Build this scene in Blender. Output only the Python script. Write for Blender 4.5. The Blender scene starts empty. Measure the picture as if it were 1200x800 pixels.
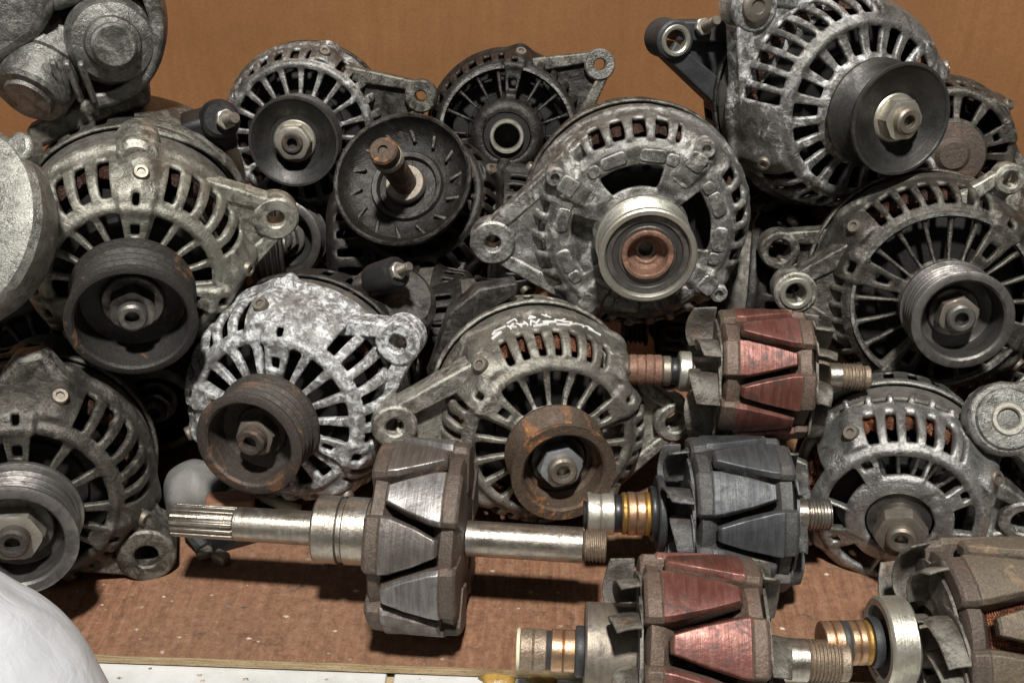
import bpy, bmesh, math, random
from mathutils import Vector, Matrix, noise

random.seed(7)
R_ = math.radians
scene = bpy.context.scene
C = bpy.context.collection
MM = 0.001

# ------------------------------------------------------------------ camera
FPX = 1287.0                       # focal length in pixels of a 1200 px wide picture
PITCH = R_(32.0)
CAM = Vector((0.0, -0.377, 0.422))
FWD = Vector((0, math.cos(PITCH), -math.sin(PITCH)))
UP = Vector((0, math.sin(PITCH), math.cos(PITCH)))
RT = Vector((1, 0, 0))
cam_d = bpy.data.cameras.new('camera')
cam_d.sensor_width = 36.0
cam_d.lens = 36.0 * FPX / 1200.0
cam_d.clip_start = 0.01
cam_d.clip_end = 50.0
cam = bpy.data.objects.new('camera', cam_d)
C.objects.link(cam)
cam.location = CAM
cam.rotation_euler = (math.pi / 2 - PITCH, 0, 0)
scene.camera = cam

# ------------------------------------------------------------------ light
world = bpy.data.worlds.new('World')
scene.world = world
world.use_nodes = True
wbg = world.node_tree.nodes['Background']
wbg.inputs['Color'].default_value = (0.85, 0.93, 1.0, 1)
wbg.inputs['Strength'].default_value = 0.05

def area_light(name, loc, target, size, power, col):
    d = bpy.data.lights.new(name, 'AREA')
    d.shape = 'DISK'
    d.size = size
    d.energy = power
    d.color = col
    o = bpy.data.objects.new(name, d)
    C.objects.link(o)
    o.location = loc
    o.rotation_euler = (Vector(target) - Vector(loc)).to_track_quat('-Z', 'Y').to_euler()
    return o

area_light('ceiling_lamp', (0.04, -0.62, 1.9), (0, 0.12, 0.05), 0.16, 66.0, (1.0, 0.98, 0.935))
area_light('fill_light', (-1.3, -1.2, 1.5), (0, 0.15, 0.05), 0.7, 2.5, (1.0, 0.96, 0.90))  # added dim fill from the left, no such lamp is seen

scene.view_settings.view_transform = 'Standard'
scene.view_settings.look = 'None'
scene.view_settings.exposure = 0.0
scene.view_settings.gamma = 1.0
scene.view_settings.use_curve_mapping = False
scene.cycles.max_bounces = 6
scene.cycles.use_denoising = True

def P(px, py, d):
    """photo pixel + distance along the lens axis -> world point"""
    return CAM + RT * ((px - 600) / FPX * d) + UP * ((400 - py) / FPX * d) + FWD * d

def PZ(px, py, z):
    """photo pixel + world height -> world point"""
    v = RT * ((px - 600) / FPX) + UP * ((400 - py) / FPX) + FWD
    return CAM + v * ((z - CAM.z) / v.z)

def camvec(a):
    return (RT * a[0] + UP * a[1] - FWD * a[2]).normalized()

# ------------------------------------------------------------------ materials
class NT:
    def __init__(self, name):
        self.m = bpy.data.materials.new(name)
        self.m.use_nodes = True
        self.t = self.m.node_tree
        self.b = self.t.nodes['Principled BSDF']
        tc = self.t.nodes.new('ShaderNodeTexCoord')
        oi = self.t.nodes.new('ShaderNodeObjectInfo')
        sc = self.t.nodes.new('ShaderNodeVectorMath'); sc.operation = 'SCALE'
        cb = self.t.nodes.new('ShaderNodeCombineXYZ')
        for i in range(3):
            self.t.links.new(oi.outputs['Random'], cb.inputs[i])
        self.t.links.new(cb.outputs[0], sc.inputs[0]); sc.inputs['Scale'].default_value = 3.7
        ad = self.t.nodes.new('ShaderNodeVectorMath'); ad.operation = 'ADD'
        self.t.links.new(tc.outputs['Object'], ad.inputs[0])
        self.t.links.new(sc.outputs[0], ad.inputs[1])
        self.vec = ad.outputs[0]
        self.raw = tc.outputs['Object']
    def link(self, a, b): self.t.links.new(a, b)
    def scaled(self, s, src=None):
        mp = self.t.nodes.new('ShaderNodeMapping')
        mp.inputs['Scale'].default_value = s
        self.link(src or self.vec, mp.inputs['Vector'])
        return mp.outputs[0]
    def noise(self, scale, detail=6, rough=0.6, vec=None, dist=0.0):
        n = self.t.nodes.new('ShaderNodeTexNoise')
        n.inputs['Scale'].default_value = scale
        n.inputs['Detail'].default_value = detail
        n.inputs['Roughness'].default_value = rough
        n.inputs['Distortion'].default_value = dist
        self.link(vec or self.vec, n.inputs['Vector'])
        return n.outputs['Fac']
    def voro(self, scale, vec=None, feat='F1'):
        n = self.t.nodes.new('ShaderNodeTexVoronoi')
        n.feature = feat
        n.inputs['Scale'].default_value = scale
        self.link(vec or self.vec, n.inputs['Vector'])
        return n.outputs['Distance']
    def point(self):
        n = self.t.nodes.new('ShaderNodeNewGeometry')
        return n.outputs['Pointiness']
    def ramp(self, fac, a, b, va=0.0, vb=1.0):
        n = self.t.nodes.new('ShaderNodeMapRange')
        n.inputs['From Min'].default_value = a
        n.inputs['From Max'].default_value = b
        n.inputs['To Min'].default_value = va
        n.inputs['To Max'].default_value = vb
        n.interpolation_type = 'SMOOTHSTEP'
        self.link(fac, n.inputs['Value'])
        return n.outputs[0]
    def mul(self, a, b):
        n = self.t.nodes.new('ShaderNodeMath'); n.operation = 'MULTIPLY'
        for i, v in enumerate((a, b)):
            if isinstance(v, (int, float)): n.inputs[i].default_value = v
            else: self.link(v, n.inputs[i])
        return n.outputs[0]
    def mix(self, fac, a, b):
        n = self.t.nodes.new('ShaderNodeMix'); n.data_type = 'RGBA'
        if isinstance(fac, (int, float)): n.inputs[0].default_value = fac
        else: self.link(fac, n.inputs[0])
        for k, v in ((6, a), (7, b)):
            if isinstance(v, (tuple, list)): n.inputs[k].default_value = (*v[:3], 1)
            else: self.link(v, n.inputs[k])
        return n.outputs[2]
    def bump(self, h, dist, strength=1.0, prev=None):
        n = self.t.nodes.new('ShaderNodeBump')
        n.inputs['Distance'].default_value = dist
        n.inputs['Strength'].default_value = strength
        self.link(h, n.inputs['Height'])
        if prev is not None: self.link(prev, n.inputs['Normal'])
        return n.outputs[0]
    def out(self, col, rough, metal, normal=None, spec=0.5):
        for key, v in (('Base Color', col), ('Roughness', rough), ('Metallic', metal)):
            if isinstance(v, (int, float)): self.b.inputs[key].default_value = v
            elif isinstance(v, (tuple, list)): self.b.inputs[key].default_value = (*v[:3], 1)
            else: self.link(v, self.b.inputs[key])
        self.b.inputs['Specular IOR Level'].default_value = spec
        if normal is not None: self.link(normal, self.b.inputs['Normal'])
        return self.m

def g(v, tint=(1, 1, 1)):
    return (v * tint[0], v * tint[1], v * tint[2])

def cast(name, base, light, dark, la=0.5, da=0.5, metal=0.55, rough=0.5, warm=None, wa=0.0, sc=1.0):
    """weathered cast metal: base tone, pale oxide bloom in patches, dark grease, worn bright edges"""
    n = NT(name)
    big = n.noise(26 * sc, 6, 0.6)
    mid = n.noise(120 * sc, 9, 0.72, dist=0.5)
    fine = n.noise(800 * sc, 4, 0.65)
    patch = n.noise(38 * sc, 4, 0.55)
    col = n.mix(n.ramp(fine, 0.3, 0.7), g(0.74, base), g(1.18, base))
    # oxide bloom: fine crust, but only inside broad patches
    crust = n.mul(n.ramp(mid, 0.60 - 0.2 * la, 0.72 - 0.14 * la), n.ramp(patch, 0.56 - 0.26 * la, 0.68 - 0.2 * la))
    col = n.mix(n.mul(crust, min(1, 0.4 + la)), col, light)
    grime = n.ramp(big, 0.62 - 0.24 * da, 0.80 - 0.22 * da)
    streak = n.ramp(n.noise(260 * sc, 6, 0.72), 0.52, 0.68)
    col = n.mix(n.mul(grime, 0.8), col, dark)
    col = n.mix(n.mul(streak, 0.2 + 0.45 * da), col, dark)
    if warm is not None:
        w = n.ramp(n.noise(90 * sc, 6, 0.7, dist=0.6), 0.60 - 0.2 * wa, 0.72 - 0.2 * wa)
        col = n.mix(n.mul(w, 0.8), col, warm)
    wear = n.mul(n.ramp(n.point(), 0.515, 0.57), n.ramp(mid, 0.40, 0.58, 0.0, 0.62))
    col = n.mix(wear, col, g(1.15, light))
    spot = n.mul(n.ramp(n.noise(70 * sc, 8, 0.75, dist=1.0), 0.56 - 0.1 * da, 0.60 - 0.1 * da), n.ramp(fine, 0.3, 0.6, 0.35, 0.9))
    col = n.mix(n.mul(spot, 0.7), col, g(1.4, dark))
    met = n.mul(n.ramp(crust, 0, 1, metal, metal * 0.35), n.ramp(grime, 0, 1, 1.0, 0.4))
    rg = n.ramp(mid, 0.3, 0.7, rough - 0.14, rough + 0.14)
    nb = n.bump(mid, 0.0016, 0.6)
    nb = n.bump(fine, 0.0006, 0.6, nb)
    return n.out(col, rg, met, nb)

def turned(name, base, alt, dark, axis=2, metal=0.9, rough=0.32, wear=0.4, lines=0.5, freq=2600, ls=0.0002, ew=0.7):
    """machined steel: fine turning lines along the local axis, stains on top"""
    n = NT(name)
    s = [18, 18, 18]; s[axis] = freq
    ln = n.noise(1.0, 3, 0.6, vec=n.scaled(s))
    s2 = [60, 60, 60]; s2[axis] = 420
    band = n.noise(1.0, 4, 0.6, vec=n.scaled(s2))
    st = n.noise(120, 7, 0.68, dist=0.5)
    col = n.mix(n.ramp(ln, 0.3, 0.7), g(1 - 0.45 * lines, base), g(1 + 0.25 * lines, base))
    col = n.mix(n.mul(n.ramp(band, 0.42, 0.62), 0.6), col, alt)
    f = n.ramp(st, 0.64 - 0.26 * wear, 0.76 - 0.24 * wear)
    col = n.mix(n.mul(f, 0.85), col, dark)
    edge = n.mul(n.ramp(n.point(), 0.51, 0.56), n.ramp(st, 0.38, 0.6, 0.9, 0.1))
    col = n.mix(n.mul(edge, ew), col, g(2.0, alt))
    met = n.ramp(f, 0, 1, metal, metal * 0.35)
    rg = n.ramp(st, 0.3, 0.7, rough, rough + 0.22)
    nb = n.bump(ln, ls, 0.6)
    nb = n.bump(n.noise(600, 4, 0.6), 0.0003, 0.5, nb)
    return n.out(col, rg, met, nb)

def rusty(name, base, r1, r2, amt=0.5, rough=0.6, metal=0.4):
    n = NT(name)
    a = n.noise(70, 8, 0.68, dist=0.7)
    b = n.noise(240, 7, 0.7)
    c = n.noise(900, 4, 0.6)
    col = n.mix(n.ramp(c, 0.3, 0.7), g(0.75, base), g(1.2, base))
    f = n.ramp(a, 0.66 - 0.3 * amt, 0.76 - 0.28 * amt)
    col = n.mix(f, col, r1)
    f2 = n.ramp(b, 0.62 - 0.16 * amt, 0.70 - 0.14 * amt)
    col = n.mix(n.mul(f2, f), col, r2)
    met = n.ramp(f, 0, 1, metal, 0.05)
    nb = n.bump(b, 0.0010, 0.7)
    nb = n.bump(c, 0.0004, 0.6, nb)
    return n.out(col, n.ramp(b, 0.3, 0.7, rough - 0.08, rough + 0.15), met, nb)

def wire(name, col, dark):
    n = NT(name)
    ln = n.noise(1.0, 2, 0.5, vec=n.scaled((1700, 1700, 240)))
    a = n.noise(130, 6, 0.7)
    c = n.mix(n.ramp(ln, 0.38, 0.6), dark, col)
    c = n.mix(n.mul(n.ramp(a, 0.45, 0.6), 0.85), c, dark)
    return n.out(c, 0.42, 0.5, n.bump(ln, 0.0012, 0.9))

def plain(name, col, rough=0.5, metal=0.0, bscale=400, bdist=0.0004, var=0.25):
    n = NT(name)
    a = n.noise(60, 6, 0.65)
    c2 = n.noise(bscale, 5, 0.6)
    cc = n.mix(n.ramp(a, 0.35, 0.65), g(1 - var, col), g(1 + var, col))
    return n.out(cc, n.ramp(c2, 0.3, 0.7, rough - 0.08, rough + 0.1), metal, n.bump(c2, bdist, 0.6))

M = {}
M['alu_white'] = cast('corroded_white_aluminium', (0.31, 0.305, 0.29), (0.72, 0.73, 0.74), (0.045, 0.038, 0.032), 0.82, 0.42, 0.5, 0.48, sc=2.2)
M['alu_mid'] = cast('weathered_grey_aluminium', (0.27, 0.262, 0.24), (0.50, 0.49, 0.46), (0.035, 0.031, 0.026), 0.55, 0.5, 0.7, 0.42)
M['alu_salt'] = cast('salt_stained_aluminium', (0.225, 0.218, 0.20), (0.68, 0.68, 0.68), (0.028, 0.024, 0.02), 0.55, 0.5, 0.65, 0.44)
M['alu_olive'] = cast('olive_grey_aluminium', (0.30, 0.29, 0.245), (0.52, 0.51, 0.44), (0.045, 0.038, 0.028), 0.45, 0.48, 0.65, 0.42)
M['alu_olive_dark'] = cast('greasy_olive_aluminium', (0.12, 0.115, 0.097), (0.26, 0.25, 0.215), (0.02, 0.018, 0.014), 0.35, 0.6, 0.6, 0.42)
M['alu_tan'] = cast('dusty_grey_aluminium', (0.26, 0.245, 0.21), (0.46, 0.44, 0.385), (0.04, 0.034, 0.027), 0.5, 0.42, 0.65, 0.46, (0.22, 0.13, 0.06), 0.1)
M['alu_dark'] = cast('sooty_aluminium', (0.10, 0.092, 0.078), (0.25, 0.24, 0.205), (0.015, 0.012, 0.009), 0.38, 0.55, 0.6, 0.42)
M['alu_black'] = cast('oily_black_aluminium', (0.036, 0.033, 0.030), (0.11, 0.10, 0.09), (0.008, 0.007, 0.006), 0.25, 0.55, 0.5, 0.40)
M['alu_clean'] = cast('clean_grey_aluminium', (0.34, 0.335, 0.32), (0.52, 0.51, 0.49), (0.05, 0.044, 0.038), 0.4, 0.22, 0.8, 0.38)
M['alu_grey'] = cast('grey_sand_cast_aluminium', (0.19, 0.185, 0.168), (0.33, 0.325, 0.30), (0.035, 0.031, 0.025), 0.42, 0.42, 0.7, 0.40)
M['alu_shell'] = cast('smooth_pale_aluminium', (0.24, 0.236, 0.21), (0.36, 0.355, 0.32), (0.06, 0.053, 0.042), 0.35, 0.32, 0.7, 0.40)
M['steel_dark'] = turned('dark_pulley_steel', (0.095, 0.09, 0.084), (0.15, 0.14, 0.13), (0.028, 0.024, 0.02), 2, 0.75, 0.36, 0.35, 0.35)
M['steel_black'] = turned('black_pulley_steel', (0.036, 0.034, 0.032), (0.062, 0.058, 0.053), (0.016, 0.014, 0.012), 2, 0.65, 0.40, 0.35, 0.3)
M['rust_orange'] = rusty('orange_rusted_steel', (0.085, 0.058, 0.04), (0.20, 0.085, 0.032), (0.52, 0.22, 0.045), 0.42)
M['rust_brown'] = rusty('brown_rusted_steel', (0.062, 0.052, 0.044), (0.115, 0.062, 0.036), (0.22, 0.12, 0.075), 0.4, 0.55)
M['rust_pulley'] = rusty('part_rusted_pulley_steel', (0.040, 0.037, 0.034), (0.13, 0.065, 0.035), (0.42, 0.18, 0.045), 0.32, 0.5)
M['rust_copper'] = rusty('copper_brown_rust', (0.20, 0.11, 0.075), (0.27, 0.14, 0.095), (0.38, 0.22, 0.16), 0.5, 0.55)
M['zinc'] = turned('zinc_plated_steel', (0.50, 0.48, 0.42), (0.36, 0.33, 0.27), (0.10, 0.08, 0.05), 2, 0.85, 0.33, 0.25, 0.2)
M['zinc_blue'] = turned('grey_plated_steel', (0.36, 0.38, 0.40), (0.28, 0.29, 0.30), (0.08, 0.07, 0.06), 2, 0.8, 0.36, 0.2, 0.2)
M['nut_dull'] = turned('dull_steel_nut', (0.24, 0.215, 0.18), (0.15, 0.125, 0.10), (0.045, 0.035, 0.027), 2, 0.75, 0.4, 0.35, 0.2)
M['ring_steel'] = turned('pale_ring_steel', (0.50, 0.49, 0.43), (0.38, 0.36, 0.30), (0.12, 0.10, 0.075), 2, 0.9, 0.34, 0.2, 0.4)
M['shaft'] = turned('bright_shaft_steel', (0.40, 0.375, 0.335), (0.27, 0.235, 0.19), (0.12, 0.085, 0.06), 2, 0.95, 0.24, 0.2, 0.4)
M['shaft_rust'] = rusty('rusted_shaft_steel', (0.30, 0.235, 0.175), (0.19, 0.105, 0.06), (0.30, 0.16, 0.08), 0.42, 0.45, 0.7)
M['slip'] = turned('copper_slip_ring', (0.46, 0.27, 0.15), (0.30, 0.21, 0.14), (0.10, 0.06, 0.04), 2, 0.9, 0.32, 0.3, 0.5)
M['brass'] = turned('yellow_brass', (0.42, 0.26, 0.07), (0.32, 0.19, 0.06), (0.10, 0.06, 0.025), 2, 0.9, 0.36, 0.35, 0.3)
M['copper'] = wire('copper_wire', (0.33, 0.12, 0.055), (0.05, 0.022, 0.014))
M['copper_dark'] = wire('dark_copper_winding', (0.11, 0.045, 0.028), (0.02, 0.012, 0.01))
M['core'] = plain('dark_rotor_core', (0.012, 0.011, 0.010), 0.6, 0.2, 400, 0.0003)
M['plastic'] = plain('black_plastic', (0.014, 0.014, 0.015), 0.42, 0.0, 500, 0.0002)
M['plastic_dark'] = plain('dark_grey_plastic', (0.030, 0.031, 0.033), 0.55, 0.0, 500, 0.0003)
M['plastic_grey'] = plain('grey_rubber', (0.15, 0.145, 0.135), 0.62, 0.0, 500, 0.0004, 0.22)
M['laminate'] = turned('stator_laminations', (0.085, 0.08, 0.07), (0.12, 0.11, 0.095), (0.03, 0.025, 0.02), 2, 0.5, 0.5, 0.4, 0.6, 1500, 0.0006)
M['claw_red'] = turned('red_lacquered_claw', (0.125, 0.040, 0.029), (0.175, 0.082, 0.066), (0.042, 0.021, 0.016), 2, 0.45, 0.34, 0.5, 0.35, 1100)
M['claw_red_root'] = rusty('brown_lacquered_pole', (0.135, 0.095, 0.072), (0.17, 0.062, 0.045), (0.24, 0.10, 0.075), 0.32, 0.5)
M['claw_brown'] = turned('brown_stained_claw', (0.12, 0.105, 0.095), (0.185, 0.165, 0.15), (0.055, 0.040, 0.033), 2, 0.65, 0.36, 0.45, 0.5, 1400)
M['claw_steel'] = turned('bare_steel_claw', (0.15, 0.14, 0.135), (0.24, 0.23, 0.22), (0.055, 0.044, 0.038), 2, 0.65, 0.36, 0.3, 0.5, 1400)
M['claw_grey'] = turned('slate_grey_claw', (0.052, 0.054, 0.057), (0.085, 0.088, 0.092), (0.018, 0.018, 0.019), 2, 0.5, 0.40, 0.25, 0.4, 1400)
M['claw_tan'] = rusty('tan_rusted_claw', (0.145, 0.115, 0.083), (0.19, 0.13, 0.08), (0.29, 0.22, 0.14), 0.4, 0.55, 0.35)
M['pole_brown'] = rusty('brown_pole_iron', (0.105, 0.08, 0.064), (0.13, 0.08, 0.058), (0.20, 0.125, 0.09), 0.35, 0.52)
M['pole_grey'] = rusty('grey_pole_iron', (0.075, 0.073, 0.07), (0.09, 0.082, 0.072), (0.13, 0.12, 0.11), 0.3, 0.52)
M['fan_sheet'] = cast('dusty_fan_sheet', (0.115, 0.105, 0.088), (0.25, 0.235, 0.20), (0.035, 0.026, 0.02), 0.4, 0.55, 0.4, 0.5, (0.16, 0.085, 0.045), 0.2)
M['fan_slate'] = cast('slate_fan_sheet', (0.075, 0.075, 0.074), (0.17, 0.17, 0.168), (0.035, 0.03, 0.026), 0.35, 0.4, 0.4, 0.48, (0.17, 0.09, 0.05), 0.1)
M['paint_white'] = plain('white_marker_paint', (0.72, 0.72, 0.70), 0.55, 0, 700, 0.0002, 0.1)
M['tape'] = plain('cream_paper_tape', (0.60, 0.57, 0.40), 0.6, 0, 300, 0.0003, 0.2)
M['brick_red'] = plain('terracotta_plastic', (0.20, 0.095, 0.055), 0.6, 0, 500, 0.0004, 0.25)

def mat_board():
    n = NT('reddish_plywood')
    gr = n.noise(1.0, 8, 0.62, vec=n.scaled((330, 34, 60)), dist=0.9)
    big = n.noise(9, 5, 0.6)
    sp = n.noise(620, 6, 0.7)
    fl = n.noise(1.0, 5, 0.7, vec=n.scaled((900, 240, 300)))
    col = n.mix(n.ramp(gr, 0.3, 0.7), (0.150, 0.063, 0.032), (0.255, 0.128, 0.070))
    col = n.mix(n.mul(n.ramp(big, 0.4, 0.65), 0.55), col, (0.19, 0.105, 0.062))
    col = n.mix(n.mul(n.ramp(sp, 0.56, 0.66), 0.55), col, (0.30, 0.195, 0.135))
    col = n.mix(n.mul(n.ramp(fl, 0.64, 0.74), 0.6), col, (0.42, 0.31, 0.225))
    col = n.mix(n.mul(n.ramp(n.noise(55, 6, 0.7), 0.58, 0.68), 0.65), col, (0.055, 0.034, 0.027))
    mot = n.noise(210, 7, 0.75)
    col = n.mix(n.mul(n.ramp(mot, 0.50, 0.62), 0.5), col, (0.085, 0.044, 0.030))
    col = n.mix(n.mul(n.ramp(mot, 0.47, 0.36), 0.35), col, (0.34, 0.20, 0.13))
    scr = n.noise(1.0, 3, 0.5, vec=n.scaled((60, 1500, 60)), dist=0.2)
    col = n.mix(n.mul(n.ramp(scr, 0.70, 0.76), 0.5), col, (0.40, 0.28, 0.20))
    nb = n.bump(gr, 0.0007, 0.6)
    nb = n.bump(mot, 0.0010, 0.6, nb)
    nb = n.bump(sp, 0.0006, 0.6, nb)
    return n.out(col, n.ramp(sp, 0.3, 0.7, 0.5, 0.75), 0, nb, 0.35)
def mat_edge():
    n = NT('plywood_edge')
    ly = n.noise(1.0, 4, 0.6, vec=n.scaled((40, 40, 900)))
    sp = n.noise(500, 6, 0.7)
    col = n.mix(n.ramp(ly, 0.35, 0.65), (0.36, 0.255, 0.135), (0.56, 0.43, 0.25))
    col = n.mix(n.mul(n.ramp(sp, 0.55, 0.68), 0.6), col, (0.20, 0.12, 0.06))
    return n.out(col, 0.75, 0, n.bump(sp, 0.0008, 0.7), 0.3)
def mat_panel():
    n = NT('varnished_back_panel')
    gr = n.noise(1.0, 7, 0.6, vec=n.scaled((150, 30, 9)), dist=0.7)
    big = n.noise(4.2, 4, 0.55)
    sp = n.noise(900, 3, 0.6)
    col = n.mix(n.ramp(gr, 0.2, 0.8), (0.275, 0.130, 0.053), (0.325, 0.160, 0.069))
    col = n.mix(n.mul(n.ramp(big, 0.4, 0.66), 0.45), col, (0.23, 0.108, 0.045))
    col = n.mix(n.mul(n.ramp(n.noise(420, 4, 0.7), 0.42, 0.62), 0.3), col, (0.19, 0.088, 0.036))
    col = n.mix(n.mul(n.ramp(n.noise(70, 6, 0.7), 0.63, 0.72), 0.35), col, (0.15, 0.075, 0.035))
    col = n.mix(n.mul(n.ramp(n.noise(1.0, 5, 0.7, vec=n.scaled((260, 260, 190))), 0.69, 0.76), 0.25), col, (0.45, 0.27, 0.14))
    nb = n.bump(sp, 0.0003, 0.6)
    nb = n.bump(big, 0.012, 0.5, nb)
    return n.out(col, 0.48, 0, nb, 0.4)
def mat_tile():
    n = NT('white_glazed_tile')
    big = n.noise(40, 5, 0.6)
    sp = n.noise(330, 5, 0.68, vec=n.scaled((1, 0.6, 1)))
    col = n.mix(n.ramp(big, 0.35, 0.7), (0.56, 0.56, 0.55), (0.45, 0.45, 0.43))
    col = n.mix(n.mul(n.ramp(sp, 0.66, 0.71), 0.85), col, (0.10, 0.09, 0.075))
    col = n.mix(n.mul(n.ramp(n.noise(75, 7, 0.7), 0.62, 0.74), 0.5), col, (0.34, 0.29, 0.20))
    return n.out(col, 0.28, 0, n.bump(sp, 0.0003, 0.4), 0.5)
def mat_bag():
    n = NT('white_plastic_film')
    c = n.noise(14, 5, 0.6)
    col = n.mix(n.ramp(c, 0.3, 0.7), (0.58, 0.59, 0.62), (0.64, 0.65, 0.67))
    m = n.out(col, 0.38, 0, n.bump(n.noise(60, 5, 0.55, dist=0.6), 0.0018, 0.6), 0.5)
    n.b.inputs['Subsurface Weight'].default_value = 0.25
    n.b.inputs['Subsurface Radius'].default_value = (0.01, 0.01, 0.012)
    return m
M['board'] = mat_board(); M['edge'] = mat_edge(); M['panel'] = mat_panel(); M['tile'] = mat_tile(); M['bag'] = mat_bag()
M['grout'] = plain('tan_grout', (0.36, 0.28, 0.16), 0.85, 0, 500, 0.0008, 0.3)
M['grit'] = plain('pale_and_dark_grit', (0.30, 0.24, 0.18), 0.6, 0.2, 300, 0.0003, 0.8)
M['resin'] = plain('yellow_brown_resin', (0.26, 0.16, 0.035), 0.3, 0, 250, 0.001, 0.5)

# ------------------------------------------------------------------ mesh helpers
def mk(name, verts, faces, mat, parent=None, smooth=True, sharp=38, bevel=0, bseg=2, solid=0, sub=0, mat2=None, scale=MM):
    me = bpy.data.meshes.new(name)
    me.from_pydata([(v[0] * scale, v[1] * scale, v[2] * scale) for v in verts], [], faces)
    me.materials.append(M[mat] if isinstance(mat, str) else mat)
    if not solid:
        bm = bmesh.new(); bm.from_mesh(me)
        bmesh.ops.recalc_face_normals(bm, faces=bm.faces)
        bm.to_mesh(me); bm.free()
    if smooth:
        me.polygons.foreach_set('use_smooth', [True] * len(me.polygons))
        if sharp and not sub: me.set_sharp_from_angle(angle=R_(sharp))
    o = bpy.data.objects.new(name, me)
    C.objects.link(o)
    if parent is not None: o.parent = parent
    if solid:
        s = o.modifiers.new('thickness', 'SOLIDIFY'); s.thickness = solid * scale; s.offset = -1
    if bevel:
        b = o.modifiers.new('edges', 'BEVEL'); b.width = bevel * scale; b.segments = bseg
        b.limit_method = 'ANGLE'; b.angle_limit = R_(35)
    if sub:
        s = o.modifiers.new('smooth', 'SUBSURF'); s.levels = sub; s.render_levels = sub
    return o

def thing(name, label, cat, mtx, group=None):
    o = bpy.data.objects.new(name, None)
    o.empty_display_size = 0.02
    C.objects.link(o)
    o.matrix_world = mtx
    o['label'] = label; o['category'] = cat
    if group: o['group'] = group
    return o

def tag(o, label, cat, group=None):
    o['label'] = label; o['category'] = cat
    if group: o['group'] = group
    return o

def frame_axis(loc, axis, roll=0.0):
    """local +Z = axis, local +Y = picture-up, turned by roll"""
    z = axis.normalized()
    y = (UP - z * UP.dot(z)).normalized()
    x = y.cross(z)
    m = Matrix((x, y, z)).transposed().to_4x4()
    m = m @ Matrix.Rotation(R_(roll), 4, 'Z')
    m.translation = loc
    return m

def jit(v, amp, sc, seed=0.0):
    n = noise.noise_vector(Vector((v[0] / sc + seed, v[1] / sc - seed, v[2] / sc + 2 * seed)))
    return (v[0] + n.x * amp, v[1] + n.y * amp, v[2] + n.z * amp)

def lathe_vf(pts, seg, closed=True, a0=0.0):
    verts, faces, rings = [], [], []
    for r, z in pts:
        if r < 1e-5:
            rings.append([len(verts)]); verts.append((0, 0, z))
        else:
            st = len(verts)
            for i in range(seg):
                a = a0 + 2 * math.pi * i / seg
                verts.append((r * math.cos(a), r * math.sin(a), z))
            rings.append(list(range(st, st + seg)))
    n = len(pts)
    for k in range(n if closed else n - 1):
        A, B = rings[k], rings[(k + 1) % n]
        if len(A) == 1 and len(B) == 1: continue
        for i in range(seg):
            j = (i + 1) % seg
            if len(A) == 1: faces.append((A[0], B[i], B[j]))
            elif len(B) == 1: faces.append((A[i], B[0], A[j]))
            else: faces.append((A[i], B[i], B[j], A[j]))
    return verts, faces

def xf(verts, m):
    return [tuple(m @ Vector(v)) for v in verts]

def lathe(name, pts, mat, parent, seg=64, closed=True, m=None, wob=0.0, **k):
    v, f = lathe_vf(pts, seg, closed)
    if wob: v = [jit(p, wob, 9.0, 3.3) for p in v]
    if m is not None: v = xf(v, m)
    return mk(name, v, f, mat, parent, **k)

def at(x, y, z, rz=0.0, rx=0.0, ry=0.0):
    return Matrix.Translation((x, y, z)) @ Matrix.Rotation(R_(rz), 4, 'Z') @ Matrix.Rotation(R_(ry), 4, 'Y') @ Matrix.Rotation(R_(rx), 4, 'X')

def prism(name, outline, z0, z1, mat, parent, m=None, bevel=1.0, wob=0.15, top=1.0, **k):
    n = len(outline)
    cx = sum(p[0] for p in outline) / n; cy = sum(p[1] for p in outline) / n
    v = [(x, y, z0) for x, y in outline] + [(cx + (x - cx) * top, cy + (y - cy) * top, z1) for x, y in outline]
    f = [tuple(range(n - 1, -1, -1)), tuple(range(n, 2 * n))]
    f += [(i, (i + 1) % n, n + (i + 1) % n, n + i) for i in range(n)]
    if wob: v = [jit(p, wob, 12.0, 1.7) for p in v]
    if m is not None: v = xf(v, m)
    return mk(name, v, f, mat, parent, bevel=bevel, **k)

def box(name, sx, sy, sz, mat, parent, m=None, bevel=1.0, **k):
    return prism(name, [(-sx / 2, -sy / 2), (sx / 2, -sy / 2), (sx / 2, sy / 2), (-sx / 2, sy / 2)], -sz / 2, sz / 2, mat, parent, m, bevel, **k)

def hexpts(r, a0=0.0):
    return [(r * math.cos(a0 + i * math.pi / 3), r * math.sin(a0 + i * math.pi / 3)) for i in range(6)]

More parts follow.
